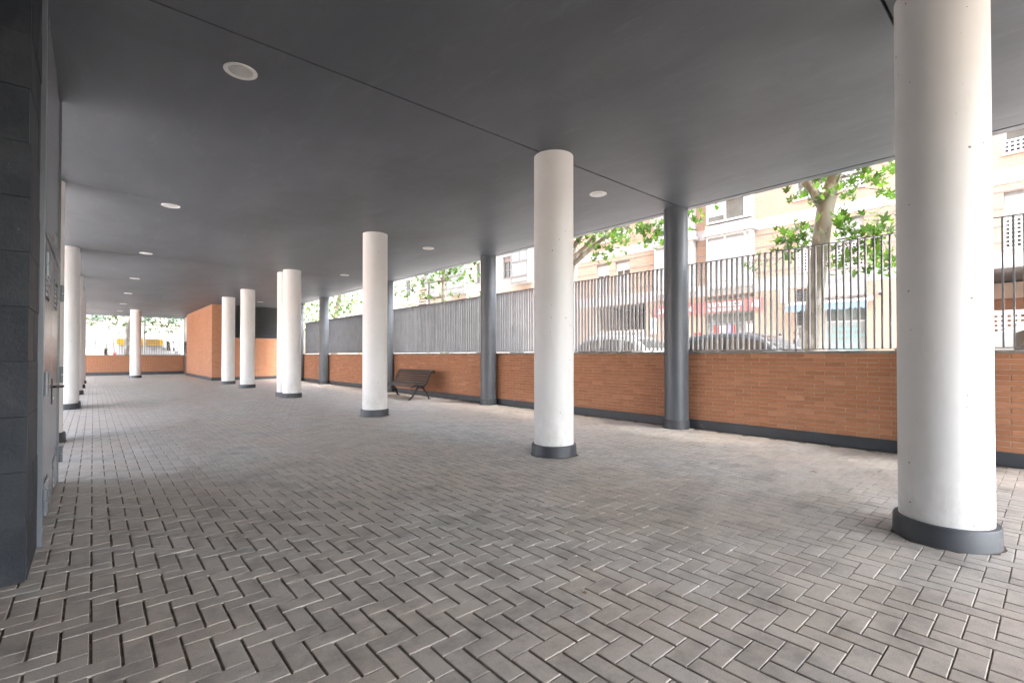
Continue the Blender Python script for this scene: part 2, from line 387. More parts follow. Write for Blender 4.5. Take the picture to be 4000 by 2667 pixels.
# ---- herringbone paving
U = .1
flo = MB().box(-4.2, XW, -9, 39.0, -.05, -.0085).build('paved_floor', 'joint_sand'); tag(flo, 'grey herringbone block paving under the porch', kind='structure')
def paver_template(lx, ly):
    c_, d_ = .0028, .0028
    hx, hy = lx / 2 - .0050, ly / 2 - .0024; ix, iy = hx - c_, hy - c_
    v = [(-ix, -iy, 0), (ix, -iy, 0), (ix, iy, 0), (-ix, iy, 0), (-hx, -hy, -d_), (hx, -hy, -d_), (hx, hy, -d_), (-hx, hy, -d_),
         (-hx, -hy, -.03), (hx, -hy, -.03), (hx, hy, -.03), (-hx, hy, -.03)]
    f = [(0, 1, 2, 3)] + [(i + 4, (i + 1) % 4 + 4, (i + 1) % 4, i) for i in range(4)] + [(i + 8, (i + 1) % 4 + 8, (i + 1) % 4 + 4, i + 4) for i in range(4)]
    return np.array(v), np.array(f)
TPH = paver_template(.2, .1); TPV = paver_template(.1, .2)
pl = []
for ix in range(-42, 78):
    for iy in range(-40, 390):
        s_ = (ix + iy) % 4
        if s_ == 0 and ix + 2 <= 77.8: pl.append((0, (ix + 1) * U, (iy + .5) * U))
        elif s_ == 2: pl.append((1, (ix + .5) * U, (iy + 1) * U))
pl = [p for p in pl if not (p[1] < -.42 and p[2] > 3.72 and p[2] < 6.6) and p[1] < XW - .03 and p[2] < 38.93]
pl = [(k, x, y, float(RNG.random()), float(RNG.normal(0, .0006)), RNG.normal(0, .0018, 2)) for k, x, y in pl]
near = sorted([(shows((x, y, 0)), i) for i, (k, x, y, *_) in enumerate(pl) if shows((x, y, 0))])[:300]
single = {i for _, i in near}
MEP = []
for tv, tf in (TPH, TPV):
    m_ = MB(); m_.add(tv.tolist(), tf.tolist()); MEP.append(m_.mesh('paver', 'concrete_paver'))
for i in sorted(single):
    k, x, y, t, dz, tl = pl[i]; inst('paver', MEP[k], flo, (x, y, dz), t, (tl[0], tl[1], 0))
for kk, (tv, tf) in ((0, TPH), (1, TPV)):
    sel = [p for i, p in enumerate(pl) if p[0] == kk and i not in single]; n = len(sel)
    ctr = np.array([(p[1], p[2], p[4]) for p in sel]); til = np.array([p[5] for p in sel])
    V = tv[None] + ctr[:, None]; V[:, :, 2] += tv[None, :, 1] * til[:, None, 0] - tv[None, :, 0] * til[:, None, 1]
    F = tf[None] + (np.arange(n) * 12)[:, None, None]
    me = bpy.data.meshes.new('paver_field'); me.vertices.add(n * 12); me.vertices.foreach_set('co', V.reshape(-1).astype(np.float32))
    me.loops.add(n * 36); me.loops.foreach_set('vertex_index', F.reshape(-1).astype(np.int32)); me.polygons.add(n * 9)
    me.polygons.foreach_set('loop_start', np.arange(n * 9, dtype=np.int32) * 4)
    at = me.attributes.new('tone', 'FLOAT', 'POINT'); at.data.foreach_set('value', np.repeat([p[3] for p in sel], 12).astype(np.float32))
    me.materials.append(MATS['concrete_paver']); me.update(calc_edges=True); me.shade_flat()
    o = bpy.data.objects.new('paver_field', me); COL.objects.link(o); o.parent = flo; o.color = (0, 0, 0, 1); o['kind'] = 'stuff'

# ---- ceiling: painted panels between open joints, slab and storeys above, drip edge on the street side
joints = [-6.5, .815, 4.243, 9.55, 15.3, 20.6, 24.2, 30.0, 39.05]
ceil_ = MB().box(-4.2, XW - .012, -6.5, 39.05, ZC + .03, ZC + .35).build('ceiling', 'dark_gap'); tag(ceil_, 'dark grey painted ceiling of the porch', kind='structure')
gapw = {1: .010, 2: .012, 3: .002, 4: .006, 5: .004, 6: .002, 7: .001}
for i in range(len(joints) - 1):
    a = joints[i] + gapw.get(i, 0); b = joints[i + 1] - gapw.get(i + 1, 0)
    MB().box(-4.2, 7.615, a, b, ZC, ZC + .029).build('ceiling_panel', 'anthracite_ceiling_paint', ceil_)
MB().box(7.64, XW, -6.5, 39.05, ZC - .004, ZC + .35).build('drip_edge', 'anthracite_paint', ceil_)
MB().box(-4.2, XW + .01, 39.05, 39.2, ZC - .03, ZC + .35).build('drip_edge', 'anthracite_paint', ceil_)
MB().box(-1.0, XW, -6.5, 39.05, ZC + .352, 20).build('upper_storeys', 'facade_own', ceil_)
MB().box(-4.2, -1.002, -6.5, 6.6, ZC + .352, 20).build('upper_storeys', 'facade_own', ceil_)

# ============================================================ COLUMNS
def column(x, y, label, r=.25, mat='white_painted_concrete', pr=.282, ph=.135, twin=None, group=None, cat='column'):
    t = thing('column', (x, y, 0), label, cat, group)
    MB().lathe((x, y, 0), [(r, .0), (r, .9), (r, 1.8), (r, 2.7), (r, ZC + .002)], 64).build('shaft', mat, t, angle=40)
    if twin is None:
        MB().lathe((x, y, 0), [(pr + .004, 0), (pr + .002, .01), (pr, ph - .012), (pr - .006, ph), (r - .02, ph + .003)], 64).build('plinth', 'plinth_paint', t, angle=50)
    q = MB(); n = 40
    if twin is None:
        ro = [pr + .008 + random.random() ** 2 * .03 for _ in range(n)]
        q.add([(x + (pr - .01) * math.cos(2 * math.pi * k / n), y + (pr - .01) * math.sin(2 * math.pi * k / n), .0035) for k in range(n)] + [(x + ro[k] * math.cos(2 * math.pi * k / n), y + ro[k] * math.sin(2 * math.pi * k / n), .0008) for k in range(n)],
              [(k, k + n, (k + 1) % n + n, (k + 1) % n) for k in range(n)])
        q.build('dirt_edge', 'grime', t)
    return t
WG = 'white round porch columns'
def stadium(x, y0, y1, r, n=24):
    p = [(x + r * math.cos(math.pi * k / n), y1 + r * math.sin(math.pi * k / n)) for k in range(n + 1)]
    return p + [(x - r * math.cos(math.pi * k / n), y0 - r * math.sin(math.pi * k / n)) for k in range(n + 1)]
column(4.42, .535, 'huge white round column nearest the camera at the right of the photo', group=WG)
column(4.42, 4.25, 'white round column in the middle of the photo, in front of the bright tree branch', group=WG)
column(4.43, 9.42, 'white round column hiding the left end of the bench', group=WG)
t1 = column(4.46, 15.08, 'white column with its plinth, nearer one of the joined pair', twin=1, group=WG)
t2 = column(4.46, 15.66, 'white column mostly hidden behind the nearer column of the joined pair', twin=1, group=WG)
MB().prism(stadium(4.46, 15.08, 15.66, .282)[::-1], 0, .135, 2).build('plinth', 'plinth_paint', t1)
column(4.48, 20.62, 'white column in front of the dark louvre, right of the two slender far columns', group=WG)
column(4.45, 23.95, 'white column in front of the brick corner, left of the two slender far columns', group=WG)
column(1.78, 33.9, 'lone white column standing before the far brick wall and fence', group=WG)
LG = 'white columns in the row on the left'
column(-.575, 9.6, 'white column on the left, mostly hidden behind the grey metal door', group=LG)
t3 = column(-.5, 15.25, 'broad white column on the left, second beyond the metal door', twin=1, group=LG)
t4 = column(-.5, 15.80, 'white column hidden behind the second left column, sharing its plinth', twin=1, group=LG)
MB().prism(stadium(-.5, 15.25, 15.80, .282)[::-1], 0, .135, 2).build('plinth', 'plinth_paint', t3)
column(-.5, 20.6, 'white column on the left, third beyond the metal door', group=LG)
column(-.5, 24.6, 'thin-looking white column on the left, fourth beyond the metal door', group=LG)
column(-.5, 28.6, 'farthest white column of the left row, beside the far fence', group=LG)
GG = 'dark grey columns along the street wall'
for y, lb in ((.82, 'dark grey column hidden behind the huge white column'), (4.38, 'dark grey column between the two nearest fence panels on the right'),
              (9.62, 'dark grey column right of the bench'), (15.2, 'dark grey column half hidden behind the white column, left of the bench'),
              (21.2, 'dark grey column in front of the far fence panel'), (24.55, 'farthest dark grey column beside the joined white pair')):
    column(7.60, y, lb, r=.20, mat='anthracite_paint', pr=.212, ph=.15, group=GG)

# ============================================================ STREET WALL AND FENCE
BH, BJ = .0622, .0095
def brick_mesh(L, H, D, c=.004):
    hx, hy, hz = D / 2, L / 2, H / 2
    v = []; 
    for sx, a in ((-1, c), (1, 0)):
        for sy, sz in ((-1, -1), (1, -1), (1, 1), (-1, 1)): v.append((sx * hx, sy * (hy - a), sz * (hz - a)))
    w_ = [(-hx + c, sy * hy, sz * hz) for sy, sz in ((-1, -1), (1, -1), (1, 1), (-1, 1))]
    v += w_
    f = [(0, 3, 2, 1)] + [(i, (i + 1) % 4, (i + 1) % 4 + 8, i + 8) for i in range(4)] + [(i + 8, (i + 1) % 4 + 8, (i + 1) % 4 + 4, i + 4) for i in range(4)]
    return v, f
BRV, BRF = brick_mesh(.24, BH - BJ, .05)
BME = MB().add(BRV, BRF).mesh('brick', 'clay_brick')
def brick_course_spots(y0, y1, z0, rows):
    out = []
    for r in range(rows):
        o = 0 if r % 2 == 0 else .125
        y = y0 - o
        while y < y1 - .01:
            a, b = max(y, y0), min(y + .25, y1)
            if b - a > .03: out.append(((a + b) / 2, z0 + (r + .5) * BH, (b - a) - BJ))
            y += .25
    return out
def street_wall(y0, y1, label, maxparts, far=False):
    t = thing('brick_wall', (XW + .13, (y0 + y1) / 2, 0), label, 'brick wall', 'low brick walls between the grey columns')
    MB().box(XW + .0055, XW + .25, y0, y1, 0, 1.275).build('mortar_core', 'mortar', t)
    z0, rows = .155, 18
    MB().box(XW - .012, XW + .005, y0, y1, 0, z0).build('plinth', 'plinth_paint', t, bevel=.004)
    q = MB(); k = int((y1 - y0) / .12); e = [XW - .02 - random.random() ** 2 * .06 for _ in range(k + 1)]
    for i in range(k): q.quad((XW - .01, y0 + (y1 - y0) * i / k, .0035), (e[i], y0 + (y1 - y0) * i / k, .001), (e[i + 1], y0 + (y1 - y0) * (i + 1) / k, .001), (XW - .01, y0 + (y1 - y0) * (i + 1) / k, .0035))
    q.build('dirt_edge', 'grime', t)
    n = max(1, round((y1 - y0) / 1.2)); L = (y1 - y0) / n
    for i in range(n): MB().box(XW - .022, XW + .272, y0 + i * L + .003, y0 + (i + 1) * L - .003, 1.276, 1.312 + random.uniform(-.002, .002)).build('coping_stone', 'concrete_cap', t, bevel=.005)
    sp = brick_course_spots(y0, y1, z0 + .001, rows)
    order = sorted([(shows((XW, y, z)) or 1e3, i) for i, (y, z, l) in enumerate(sp)])
    parts = {i for d, i in order[:maxparts] if d < 1e3}
    rest = MB(); 
    for i, (y, z, l) in enumerate(sp):
        dx = random.gauss(0, .0012); tn = min(1, max(0, random.gauss(.5, .2)))
        if i in parts: inst('brick', BME, t, (XW + .025 + dx, y, z), tn, scale=(1, (l) / .24, 1) if abs(l - .24) > .002 else None)
        else: rest.add([(p[0] + XW + .025 + dx, p[1] * l / .24 + y, p[2] + z) for p in BRV], BRF, tn)
    if rest.v: tag(rest.build('brick_courses', 'clay_brick', t), kind='stuff')
    return t
street_wall(-3.0, .815, 'low orange brick wall at the far right, beyond the huge white column', 90)
street_wall(.825, 4.375, 'low orange brick wall between the huge white column and the nearest grey column', 300)
street_wall(4.385, 9.615, 'low orange brick wall right of the bench, behind the middle white column', 300)
street_wall(9.625, 15.195, 'low orange brick wall behind the bench', 300)
street_wall(15.205, 21.195, 'low orange brick wall left of the bench, behind the third white column', 120)
street_wall(21.205, 24.545, 'small far brick wall bay between the two farthest grey columns', 0)
street_wall(24.555, 27.53, 'farthest street wall bay, hidden behind the joined white columns', 0)

XF, BP = 7.90, .0865
BARM = MB().box(-.030, .030, -.008, .008, 1.345, 2.835).mesh('bar', 'fence_paint')
def fence(y0, y1, label):
    t = thing('fence_panel', (XF, (y0 + y1) / 2, 1.31), label, 'fence', 'dark metal bar fences on the brick walls')
    MB().box(XF - .033, XF + .033, y0, y1, 2.836, 2.848).build('top_rail', 'fence_paint', t)
    MB().box(XF - .033, XF + .033, y0, y1, 1.332, 1.344).build('bottom_rail', 'fence_paint', t)
    for i in range(math.ceil(y0 / BP), math.ceil(y1 / BP)):
        b_ = bpy.data.objects.new('bar', BARM); COL.objects.link(b_); b_.parent = t
        b_.location = (0, i * BP + random.gauss(0, .0012) - (y0 + y1) / 2, -1.31); b_.rotation_euler = (random.gauss(0, .0008), 0, random.gauss(0, .02)); b_.color = (0, 0, 0, 1)
    k = max(2, round((y1 - y0) / 1.3))
    for i in range(k):
        y = y0 + (i + .5) * (y1 - y0) / k; MB().box(XF - .012, XF + .012, y - .012, y + .012, 1.30, 1.331).build('foot', 'fence_paint', t)
fence(-3.0, .815, 'metal bar fence at the right edge of the photo, beyond the huge white column')
fence(.825, 4.375, 'metal bar fence in front of the near tree trunk and red shop sign')
fence(4.385, 9.615, 'metal bar fence behind the middle white column, in front of the dark passage')
fence(9.625, 15.195, 'metal bar fence above the bench, its bars closing up')
fence(15.205, 21.195, 'metal bar fence left of the bench, behind the third white column')
fence(21.205, 24.545, 'small far metal bar fence between the two farthest grey columns')

# ============================================================ BRICK ROOM WITH LOUVRE AT THE BACK
XB, YB = 4.40, 27.55
t = thing('brick_room', (6.2, 31.8, 0), 'tall orange brick room with a dark louvre, at the back beneath the ceiling', 'brick room')
MB().box(XB + .006, 7.99, YB + .006, 36.0, 0, 2.14).build('mortar_core', 'mortar', t)
MB().box(XB + .006, 5.35, YB + .006, 36.0, 2.141, ZC - .001).build('mortar_core', 'mortar', t)
MB().box(5.351, 7.99, YB + .12, 36.0, 2.141, ZC - .001).build('louvre_back', 'dark_gap', t)
MB().box(XB - .014, 7.76, YB - .014, YB + .005, 0, .155).build('plinth', 'plinth_paint', t)
MB().box(XB - .014, XB + .005, YB + .0055, 36.0, 0, .155).build('plinth', 'plinth_paint', t)
rest = MB()
def brick_on(y_face, a, z, l, front, tn):
    if front: rest.add([(p[1] * l / .24 + a, p[0] + y_face + .025, p[2] + z) for p in BRV], [f[::-1] for f in BRF], tn)
    else: rest.add([(p[0] + y_face + .025, p[1] * l / .24 + a, p[2] + z) for p in BRV], BRF, tn)
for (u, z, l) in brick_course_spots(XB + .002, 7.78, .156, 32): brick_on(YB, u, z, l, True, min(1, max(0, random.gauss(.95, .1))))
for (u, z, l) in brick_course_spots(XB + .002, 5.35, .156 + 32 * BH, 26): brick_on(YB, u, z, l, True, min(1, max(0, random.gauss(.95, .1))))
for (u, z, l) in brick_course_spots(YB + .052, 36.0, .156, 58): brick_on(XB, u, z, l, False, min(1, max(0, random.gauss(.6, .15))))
tag(rest.build('brick_courses', 'clay_brick', t), kind='stuff')
ns = 40; hs = (ZC - 2.15) / ns
SLM = MB().prism([(-.02, 0), (.055, hs * .75), (.06, hs * .75 - .006), (-.015, -.006)], 5.352, 7.78, 0).mesh('louvre_slat', 'louvre_metal', Vector((0, 0, 0)))
for i in range(ns): inst('louvre_slat', SLM, t, (0, YB + .02, 2.15 + i * hs))

# ---- far end: low wall, fence, steel panel
t = thing('brick_wall', (2, 39.12, 0), 'low brick wall at the far end, behind the lone white column', 'brick wall', 'low brick walls at the far end')
MB().box(-3.0, 4.9, 39.006, 39.25, 0, 1.245).build('mortar_core', 'mortar', t)
MB().box(-3.0, 4.60, 38.985, 39.005, 0, .2).build('plinth', 'plinth_paint', t)
MB().box(-3.0, 4.9, 38.975, 39.27, 1.246, 1.285).build('coping_stone', 'concrete_cap', t)
rest = MB()
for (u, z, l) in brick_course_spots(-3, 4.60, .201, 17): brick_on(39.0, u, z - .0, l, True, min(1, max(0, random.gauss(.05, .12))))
tag(rest.build('brick_courses', 'clay_brick', t), kind='stuff')
t = thing('fence_panel', (2, 39.12, 1.28), 'metal bar fence at the far end, in front of the white van', 'fence', 'metal bar fences at the far end')
MB().box(-3.0, 4.6, 39.09, 39.15, 2.83, 2.846).build('top_rail', 'fence_paint', t)
MB().box(-3.0, 4.6, 39.09, 39.15, 1.312, 1.326).build('bottom_rail', 'fence_paint', t)
FBM = MB().box(-.012, .012, -.03, .03, 0, 1.502).mesh('bar', 'fence_paint')
for i in range(60): inst('bar', FBM, t, (-2.93 + i * .1265, 39.12, 1.327))
for i in range(6): MB().box(-2.4 + i * 1.35, -2.37 + i * 1.35, 39.10, 39.14, 1.284, 1.311).build('foot', 'fence_paint', t)
t = thing('steel_screen', (4.64, 37.5, 0), 'tall brushed steel panel over a bar gate, between far fence and brick room', 'steel panel')
MB().box(4.62, 4.66, 36.03, 38.96, 2.98, ZC - .001).build('panel', 'steel_panel', t)
MB().box(4.62, 4.66, 36.03, 38.96, 2.16, 2.97).build('panel', 'steel_panel', t)
MB().box(4.60, 4.68, 38.97, 39.02, 0.0, ZC - .001).build('post', 'anthracite_paint', t)
MB().box(4.58, 4.70, 36.003, 36.026, .0, ZC - .001).build('post', 'anthracite_paint', t)
for i in range(20): MB().box(4.61, 4.67, 36.1 + i * .146, 36.112 + i * .146, 1.31, 2.155).build('bar', 'fence_paint', t)
MB().box(4.63, 4.78, 36.03, 38.96, 0.0, 1.29).build('low_wall', 'mortar_dark', t)
MB().box(4.58, 4.62, 38.2, 38.5, 1.9, 2.15).build('lock_box', 'black_plastic', t)

# ============================================================ SLATE-CLAD CORE WITH METAL DOORS
XS = -.27
t = thing('slate_block', (-1.6, 5.1, 0), 'wall corner clad in dark slate tiles at the left edge of the photo', 'stone wall')
MB().box(-3.0, XS - .027, 3.78, 4.385, 0, ZC - .001).build('wall_core', 'dark_gap', t)
MB().box(-3.0, -.36, 4.386, 6.56, 0, ZC - .001).build('wall_core', 'anthracite_paint', t)
MB().box(-4.2, -3.001, -6.5, 6.5, 0, ZC - .001).build('side_wall', 'dark_slate', t)
MB().box(-3.0, .5, -5.0, -4.7, 0, ZC - .001).build('side_wall', 'dark_slate', t)  # unseen end wall behind the camera, added to block light from the back
rows = [(0.008 + i * .302, 0.008 + (i + 1) * .302 - .0018) for i in range(13)]
def slab(x0, x1, y0, y1, z0, z1, jit):
    q = MB(); q.box(x0, x1, y0, y1, z0, z1); o = q.build('slate_tile', 'dark_slate', t, bevel=.0015)
    tn = random.random(); o.color = (tn, tn, tn, 1); return o
for i, (a, b) in enumerate(rows):
    b = min(b, ZC - .002); e = random.uniform(-.006, .004); o = -.87 if i % 2 else -.60
    slab(o + .002, XS + e, 3.748 + random.uniform(-.004, .004), 3.776, a, b, 0)
    x = o
    while x > -2.4:
        slab(x - .6 + .002, x - .002, 3.748 + random.uniform(-.004, .004), 3.776, a, b, 0); x -= .6
    sp = 4.12 if i % 3 == 1 else (4.24 if i % 3 == 2 else None)
    f = random.uniform(-.004, .004)
    if sp: 
        slab(XS - .026, XS + f, 3.780, sp - .002, a, b, 0); slab(XS - .026, XS + f + random.uniform(-.004, .004), sp + .002, 4.385, a, b, 0)
    else: slab(XS - .026, XS + f, 3.780, 4.385, a, b, 0)

t = thing('metal_door', (-.28, 5.48, 0), 'grey metal double door with louvre vents and a black handle, at the left', 'door')
XD = -.262
MB().box(-.33, XD + .018, 4.392, 4.44, 0, ZC - .002).build('frame', 'door_frame_paint', t, bevel=.004)
MB().box(-.33, XD + .012, 6.50, 6.545, 0, ZC - .002).build('frame', 'door_frame_paint', t, bevel=.004)
MB().box(-.33, XD + .006, 4.441, 6.499, 2.115, 2.15).build('frame', 'door_frame_paint', t, bevel=.003)
MB().box(-.34, -.325, 4.441, 6.499, .0, 2.114).build('back', 'dark_gap', t)
up = MB().box(-.33, XD - .004, 4.446, 6.495, 2.158, ZC - .004).build('upper_panel', 'door_paint', t, bevel=.003)
MB().box(XD - .0035, XD + .001, 5.9, 6.15, 2.25, 2.34).build('name_plate', 'pole_grey', up)
for k, (a, b) in enumerate(((4.462, 5.535), (5.545, 6.488))):
    lf = MB().box(-.322, XD, a, b, .02, 2.105).build('leaf', 'door_paint', t, bevel=.004)
    for (z, c) in ((1.68, .02), (.09, .02)):
        yc = (a + b) / 2
        MB().box(XD - .0005, XD + .0015, yc - .17, yc + .17, z - .015, z + .245).build('vent_plate', 'dark_gap', lf)
        for i in range(6):
            zz = z + i * .04
            MB().prism([(XD + .001, zz), (XD + .014, zz + .004), (XD + .004, zz + .032), (XD + .001, zz + .032)], yc - .16, yc + .16, 1).build('vent_slat', 'door_paint', lf)
    for z in (.28, 1.06, 1.86):
        hy = a - .005 if k == 0 else b + .012
        MB().tube([(XD + .026, hy, z - .08), (XD + .026, hy, z - .002)], .016, 14).build('hinge', 'door_frame_paint', lf)
        MB().tube([(XD + .026, hy, z + .002), (XD + .026, hy, z + .08)], .016, 14).build('hinge', 'door_frame_paint', lf)
        MB().box(XD - .001, XD + .024, hy - .012, hy + .012, z - .075, z + .075).build('hinge_plate', 'door_frame_paint', lf)
    if k == 1:
        MB().box(XD + .0005, XD + .008, 5.565, 5.605, .84, 1.06).build('handle_plate', 'black_plastic', lf, bevel=.003)
        hp = [(XD + .006, 5.585, .985), (XD + .05, 5.585, .985), (XD + .062, 5.59, .985), (XD + .068, 5.61, .985), (XD + .068, 5.70, .983), (XD + .062, 5.715, .982), (XD + .03, 5.72, .982)]
        MB().tube(hp, [.011, .010, .010, .010, .010, .010, .009], 12).build('handle', 'black_plastic', lf, smooth=True)
        MB().tube([(XD + .008, 5.585, .89), (XD + .013, 5.585, .89)], .009, 12).build('keyhole', 'rim_alloy', lf)

# ============================================================ CEILING DOWNLIGHTS
DLG = 'round white ceiling lights'
def downlight(x, y, label):
    t = thing('downlight', (x, y, ZC), label, 'ceiling light', DLG)
    MB().lathe((x, y, ZC), [(.098, .001), (.098, -.004), (.128, -.010), (.134, -.006), (.134, .001)], 40, cap=False).build('trim_ring', 'lamp_trim', t, smooth=True)
    MB().lathe((x, y, ZC), [(.0975, -.0035), (.09, -.006), (.05, -.007), (.001, -.0072)], 40, cap=True).build('diffuser', 'lamp_diffuser', t, smooth=True)
nm = ['nearest', 'second nearest', 'third nearest', 'fourth nearest', 'fifth nearest', 'second farthest', 'farthest']
for i, y in enumerate((4.78, 9.87, 14.89, 20.0, 25.0, 30.2, 35.3)): downlight(.97 + max(0, i - 2) * .04, y, f'round white ceiling light, {nm[i]} of the left row')
nm = ['nearest', 'second nearest', 'third nearest', 'fourth nearest', 'farthest']
for i, y in enumerate((4.75, 9.8, 14.8, 19.9, 24.9)): downlight(5.94, y, f'round white ceiling light, {nm[i]} of the right row by the street')

# ============================================================ BENCH
t = thing('park_bench', (7.0, 12.85, 0), 'dark slatted wooden bench with curved cast iron legs by the brick wall', 'bench')
Y0, Y1 = 11.86, 13.86
prof = [(6.70, .375, -.5), (6.755, .415, -.1), (6.82, .42, .05), (6.885, .413, .12), (6.95, .403, .12), (7.015, .397, .0), (7.08, .405, -.35),
        (7.14, .44, -.85), (7.18, .50, -1.1), (7.21, .565, -1.15), (7.235, .63, -1.2), (7.262, .695, -1.15), (7.295, .755, -.95), (7.345, .80, -.5), (7.405, .81, .1)]
for (x, z, a) in prof:
    dx, dz = math.cos(-a) * .026, math.sin(-a) * .026; nx, nz = -math.sin(-a) * .011, math.cos(-a) * .011
    MB().prism([(x - dx - nx, z - dz - nz), (x + dx - nx, z + dz - nz), (x + dx + nx, z + dz + nz), (x - dx + nx, z - dz + nz)], Y0, Y1, 1).build('slat', 'varnished_slat_wood', t, bevel=.005)
for y in (Y0 + .07, Y1 - .07):
    pr = [(x + .012 * math.sin(a) , z - .028) for x, z, a in prof]
    e = MB().tube([(6.68, y, .36)] + [(x + (.02 if a < -.3 and x > 7.05 else 0), y, z) for (x, z), (_, _, a) in zip(pr, prof)] + [(7.43, y, .775), (7.435, y, .745), (7.41, y, .735)], .019, 10).build('side_frame', 'cast_iron', t, smooth=True)
    MB().tube([(6.90, y, .37), (6.85, y, .28), (6.77, y, .16), (6.68, y, .05), (6.655, y, .02), (6.60, y, .012)], [.034, .03, .026, .024, .024, .016], 10).build('leg', 'cast_iron', t, smooth=True)
    MB().tube([(7.04, y, .37), (7.10, y, .27), (7.18, y, .17), (7.235, y, .06), (7.25, y, .02), (7.31, y, .012)], [.034, .03, .026, .024, .024, .016], 10).build('leg', 'cast_iron', t, smooth=True)
    MB().tube([(6.86, y, .30), (6.97, y, .335), (7.09, y, .29)], .018, 8).build('brace', 'cast_iron', t, smooth=True)
MB().tube([(6.97, Y0 + .07, .335), (6.97, Y1 - .07, .335)], .009, 8).build('tie_rod', 'cast_iron', t)

# ---- small things on the floor
LEAF2 = []
def leaf_outline():
    pts = []
    lobes = [(-118, .62), (-58, .86), (0, 1.0), (58, .86), (118, .62)]
    for i, (a, r) in enumerate(lobes):
        for da, rr in ((-17, .60), (0, 1.0), (17, .60)):
            aa = rad(a + da); pts.append((math.sin(aa) * r * rr, math.cos(aa) * r * rr))
        if i < 4:
            aa = rad(a + 29.5); pts.append((math.sin(aa) * .36, math.cos(aa) * .36))
    return pts
LO = leaf_outline()
def leaf_verts():
    vs = [(0, 0, 0)] + [(x * .5, y * .5 + .12, -.10 * abs(x) + .05 * (y * y) - .12 * max(0, math.hypot(x, y) - .5)) for x, y in LO] + [(0, -.16, .0)]
    n = len(LO); fs = [(0, i + 2, i + 1) for i in range(n - 1)] + [(0, n + 1, n), (0, 1, n + 1)]
    return vs, fs
LV, LF = leaf_verts(); LVN = np.array(LV); LFN = np.array(LF)
LEAFM = MB().add(LV, LF).mesh('leaf', 'plane_leaf')
for x, y, s_, lb in ((5.375, 8.246, .14, 'small dry leaf lying on the paving below the bench'), (5.81, 1.73, .11, 'small dark leaf lying on the paving left of the huge column'), (1.95, 1.648, .05, 'tiny grey crumb of leaf on the foreground paving')):
    m_ = MB().add([(x + p[0] * s_, y + p[1] * s_, .006 + abs(p[0]) * .12 * s_) for p in LV], LF); tag(m_.build('fallen_leaf', 'dry_leaf'), lb, 'leaf')
# ---- block across the courtyard on the left: outside the photograph, it closes the place and mirrors in the metal doors
tc = thing('apartment_building', (-44, 14, 0), 'cream courtyard block on the left, seen only as a reflection in the metal doors', 'building')
MB().box(-48, -40.5, -20, 60, 0, 7.5).build('wall', 'courtyard_render', tc)
MB().box(-48.2, -40.3, -20.2, 60.2, 7.501, 7.7).build('roof', 'white_band', tc)
for k in range(2):
    for i in range(16):
        y = -17 + i * 4; f_ = MB().box(-40.499, -40.44, y, y + 1.3, 1.0 + 3 * k, 2.4 + 3 * k).build('window', 'white_frame', tc); MB().box(-40.439, -40.43, y + .08, y + 1.22, 1.08 + 3 * k, 2.32 + 3 * k).build('pane', 'window_glass', f_)

# ============================================================ BUILDINGS ACROSS THE STREET (facades look towards -X)
XA = 22.0
def facade_sheet(mb, X, y0, y1, z0, z1, holes, depth=.22):
    ys = sorted({y0, y1, *[v for h in holes for v in h[:2]]}); zs = sorted({z0, z1, *[v for h in holes for v in h[2:]]})
    ys = [v for v in ys if y0 <= v <= y1]; zs = [v for v in zs if z0 <= v <= z1]
    for a, b in zip(ys, ys[1:]):
        for c, d in zip(zs, zs[1:]):
            my, mz = (a + b) / 2, (c + d) / 2
            if any(h[0] < my < h[1] and h[2] < mz < h[3] for h in holes): continue
            mb.quad((X, b, c), (X, a, c), (X, a, d), (X, b, d))
    for a, b, c, d in holes:
        mb.quad((X, a, c), (X, b, c), (X + depth, b, c), (X + depth, a, c)); mb.quad((X, b, d), (X, a, d), (X + depth, a, d), (X + depth, b, d))
        mb.quad((X, a, d), (X, a, c), (X + depth, a, c), (X + depth, a, d)); mb.quad((X, b, c), (X, b, d), (X + depth, b, d), (X + depth, b, c))
    return mb
def ribs(mb, X, y0, y1, z0, z1, pitch=.055, d=.012):          # roller shutter slats
    n = max(2, int((z1 - z0) / pitch)); h = (z1 - z0) / n
    for i in range(n):
        a = z0 + i * h
        mb.quad((X - d, y1, a + h * .08), (X - d, y0, a + h * .08), (X - d * .6, y0, a + h * .92), (X - d * .6, y1, a + h * .92))
        mb.quad((X, y1, a), (X, y0, a), (X - d, y0, a + h * .08), (X - d, y1, a + h * .08))
        mb.quad((X - d * .6, y1, a + h * .92), (X - d * .6, y0, a + h * .92), (X, y0, a + h), (X, y1, a + h))
    return mb
def lattice(mb, X, y0, y1, z0, z1, p=.125, wd=.05, t=.03):
    n = max(2, round((y1 - y0) / p)); m = max(2, round((z1 - z0) / p))
    for i in range(n + 1):
        y = y0 + (y1 - y0) * i / n; mb.box(X - t, X, y - wd / 2, y + wd / 2, z0, z1)
    for j in range(m + 1):
        z = z0 + (z1 - z0) * j / m; mb.box(X - t - .002, X - .002, y0, y1, z - wd / 2, z + wd / 2)
    return mb
def frame_mb(X, y0, y1, z0, z1, w_=.06, d=.06, mull=()):
    q = MB().box(X - d, X, y0, y0 + w_, z0, z1).box(X - d, X, y1 - w_, y1, z0, z1).box(X - d, X, y0 + w_, y1 - w_, z0, z0 + w_).box(X - d, X, y0 + w_, y1 - w_, z1 - w_, z1)
    for m in mull:
        if m[0] == 'v': q.box(X - d + .004, X, m[1] - w_ / 2, m[1] + w_ / 2, z0 + w_, z1 - w_)
        else: q.box(X - d + .006, X, y0 + w_, y1 - w_, m[1] - w_ / 2, m[1] + w_ / 2)
    return q
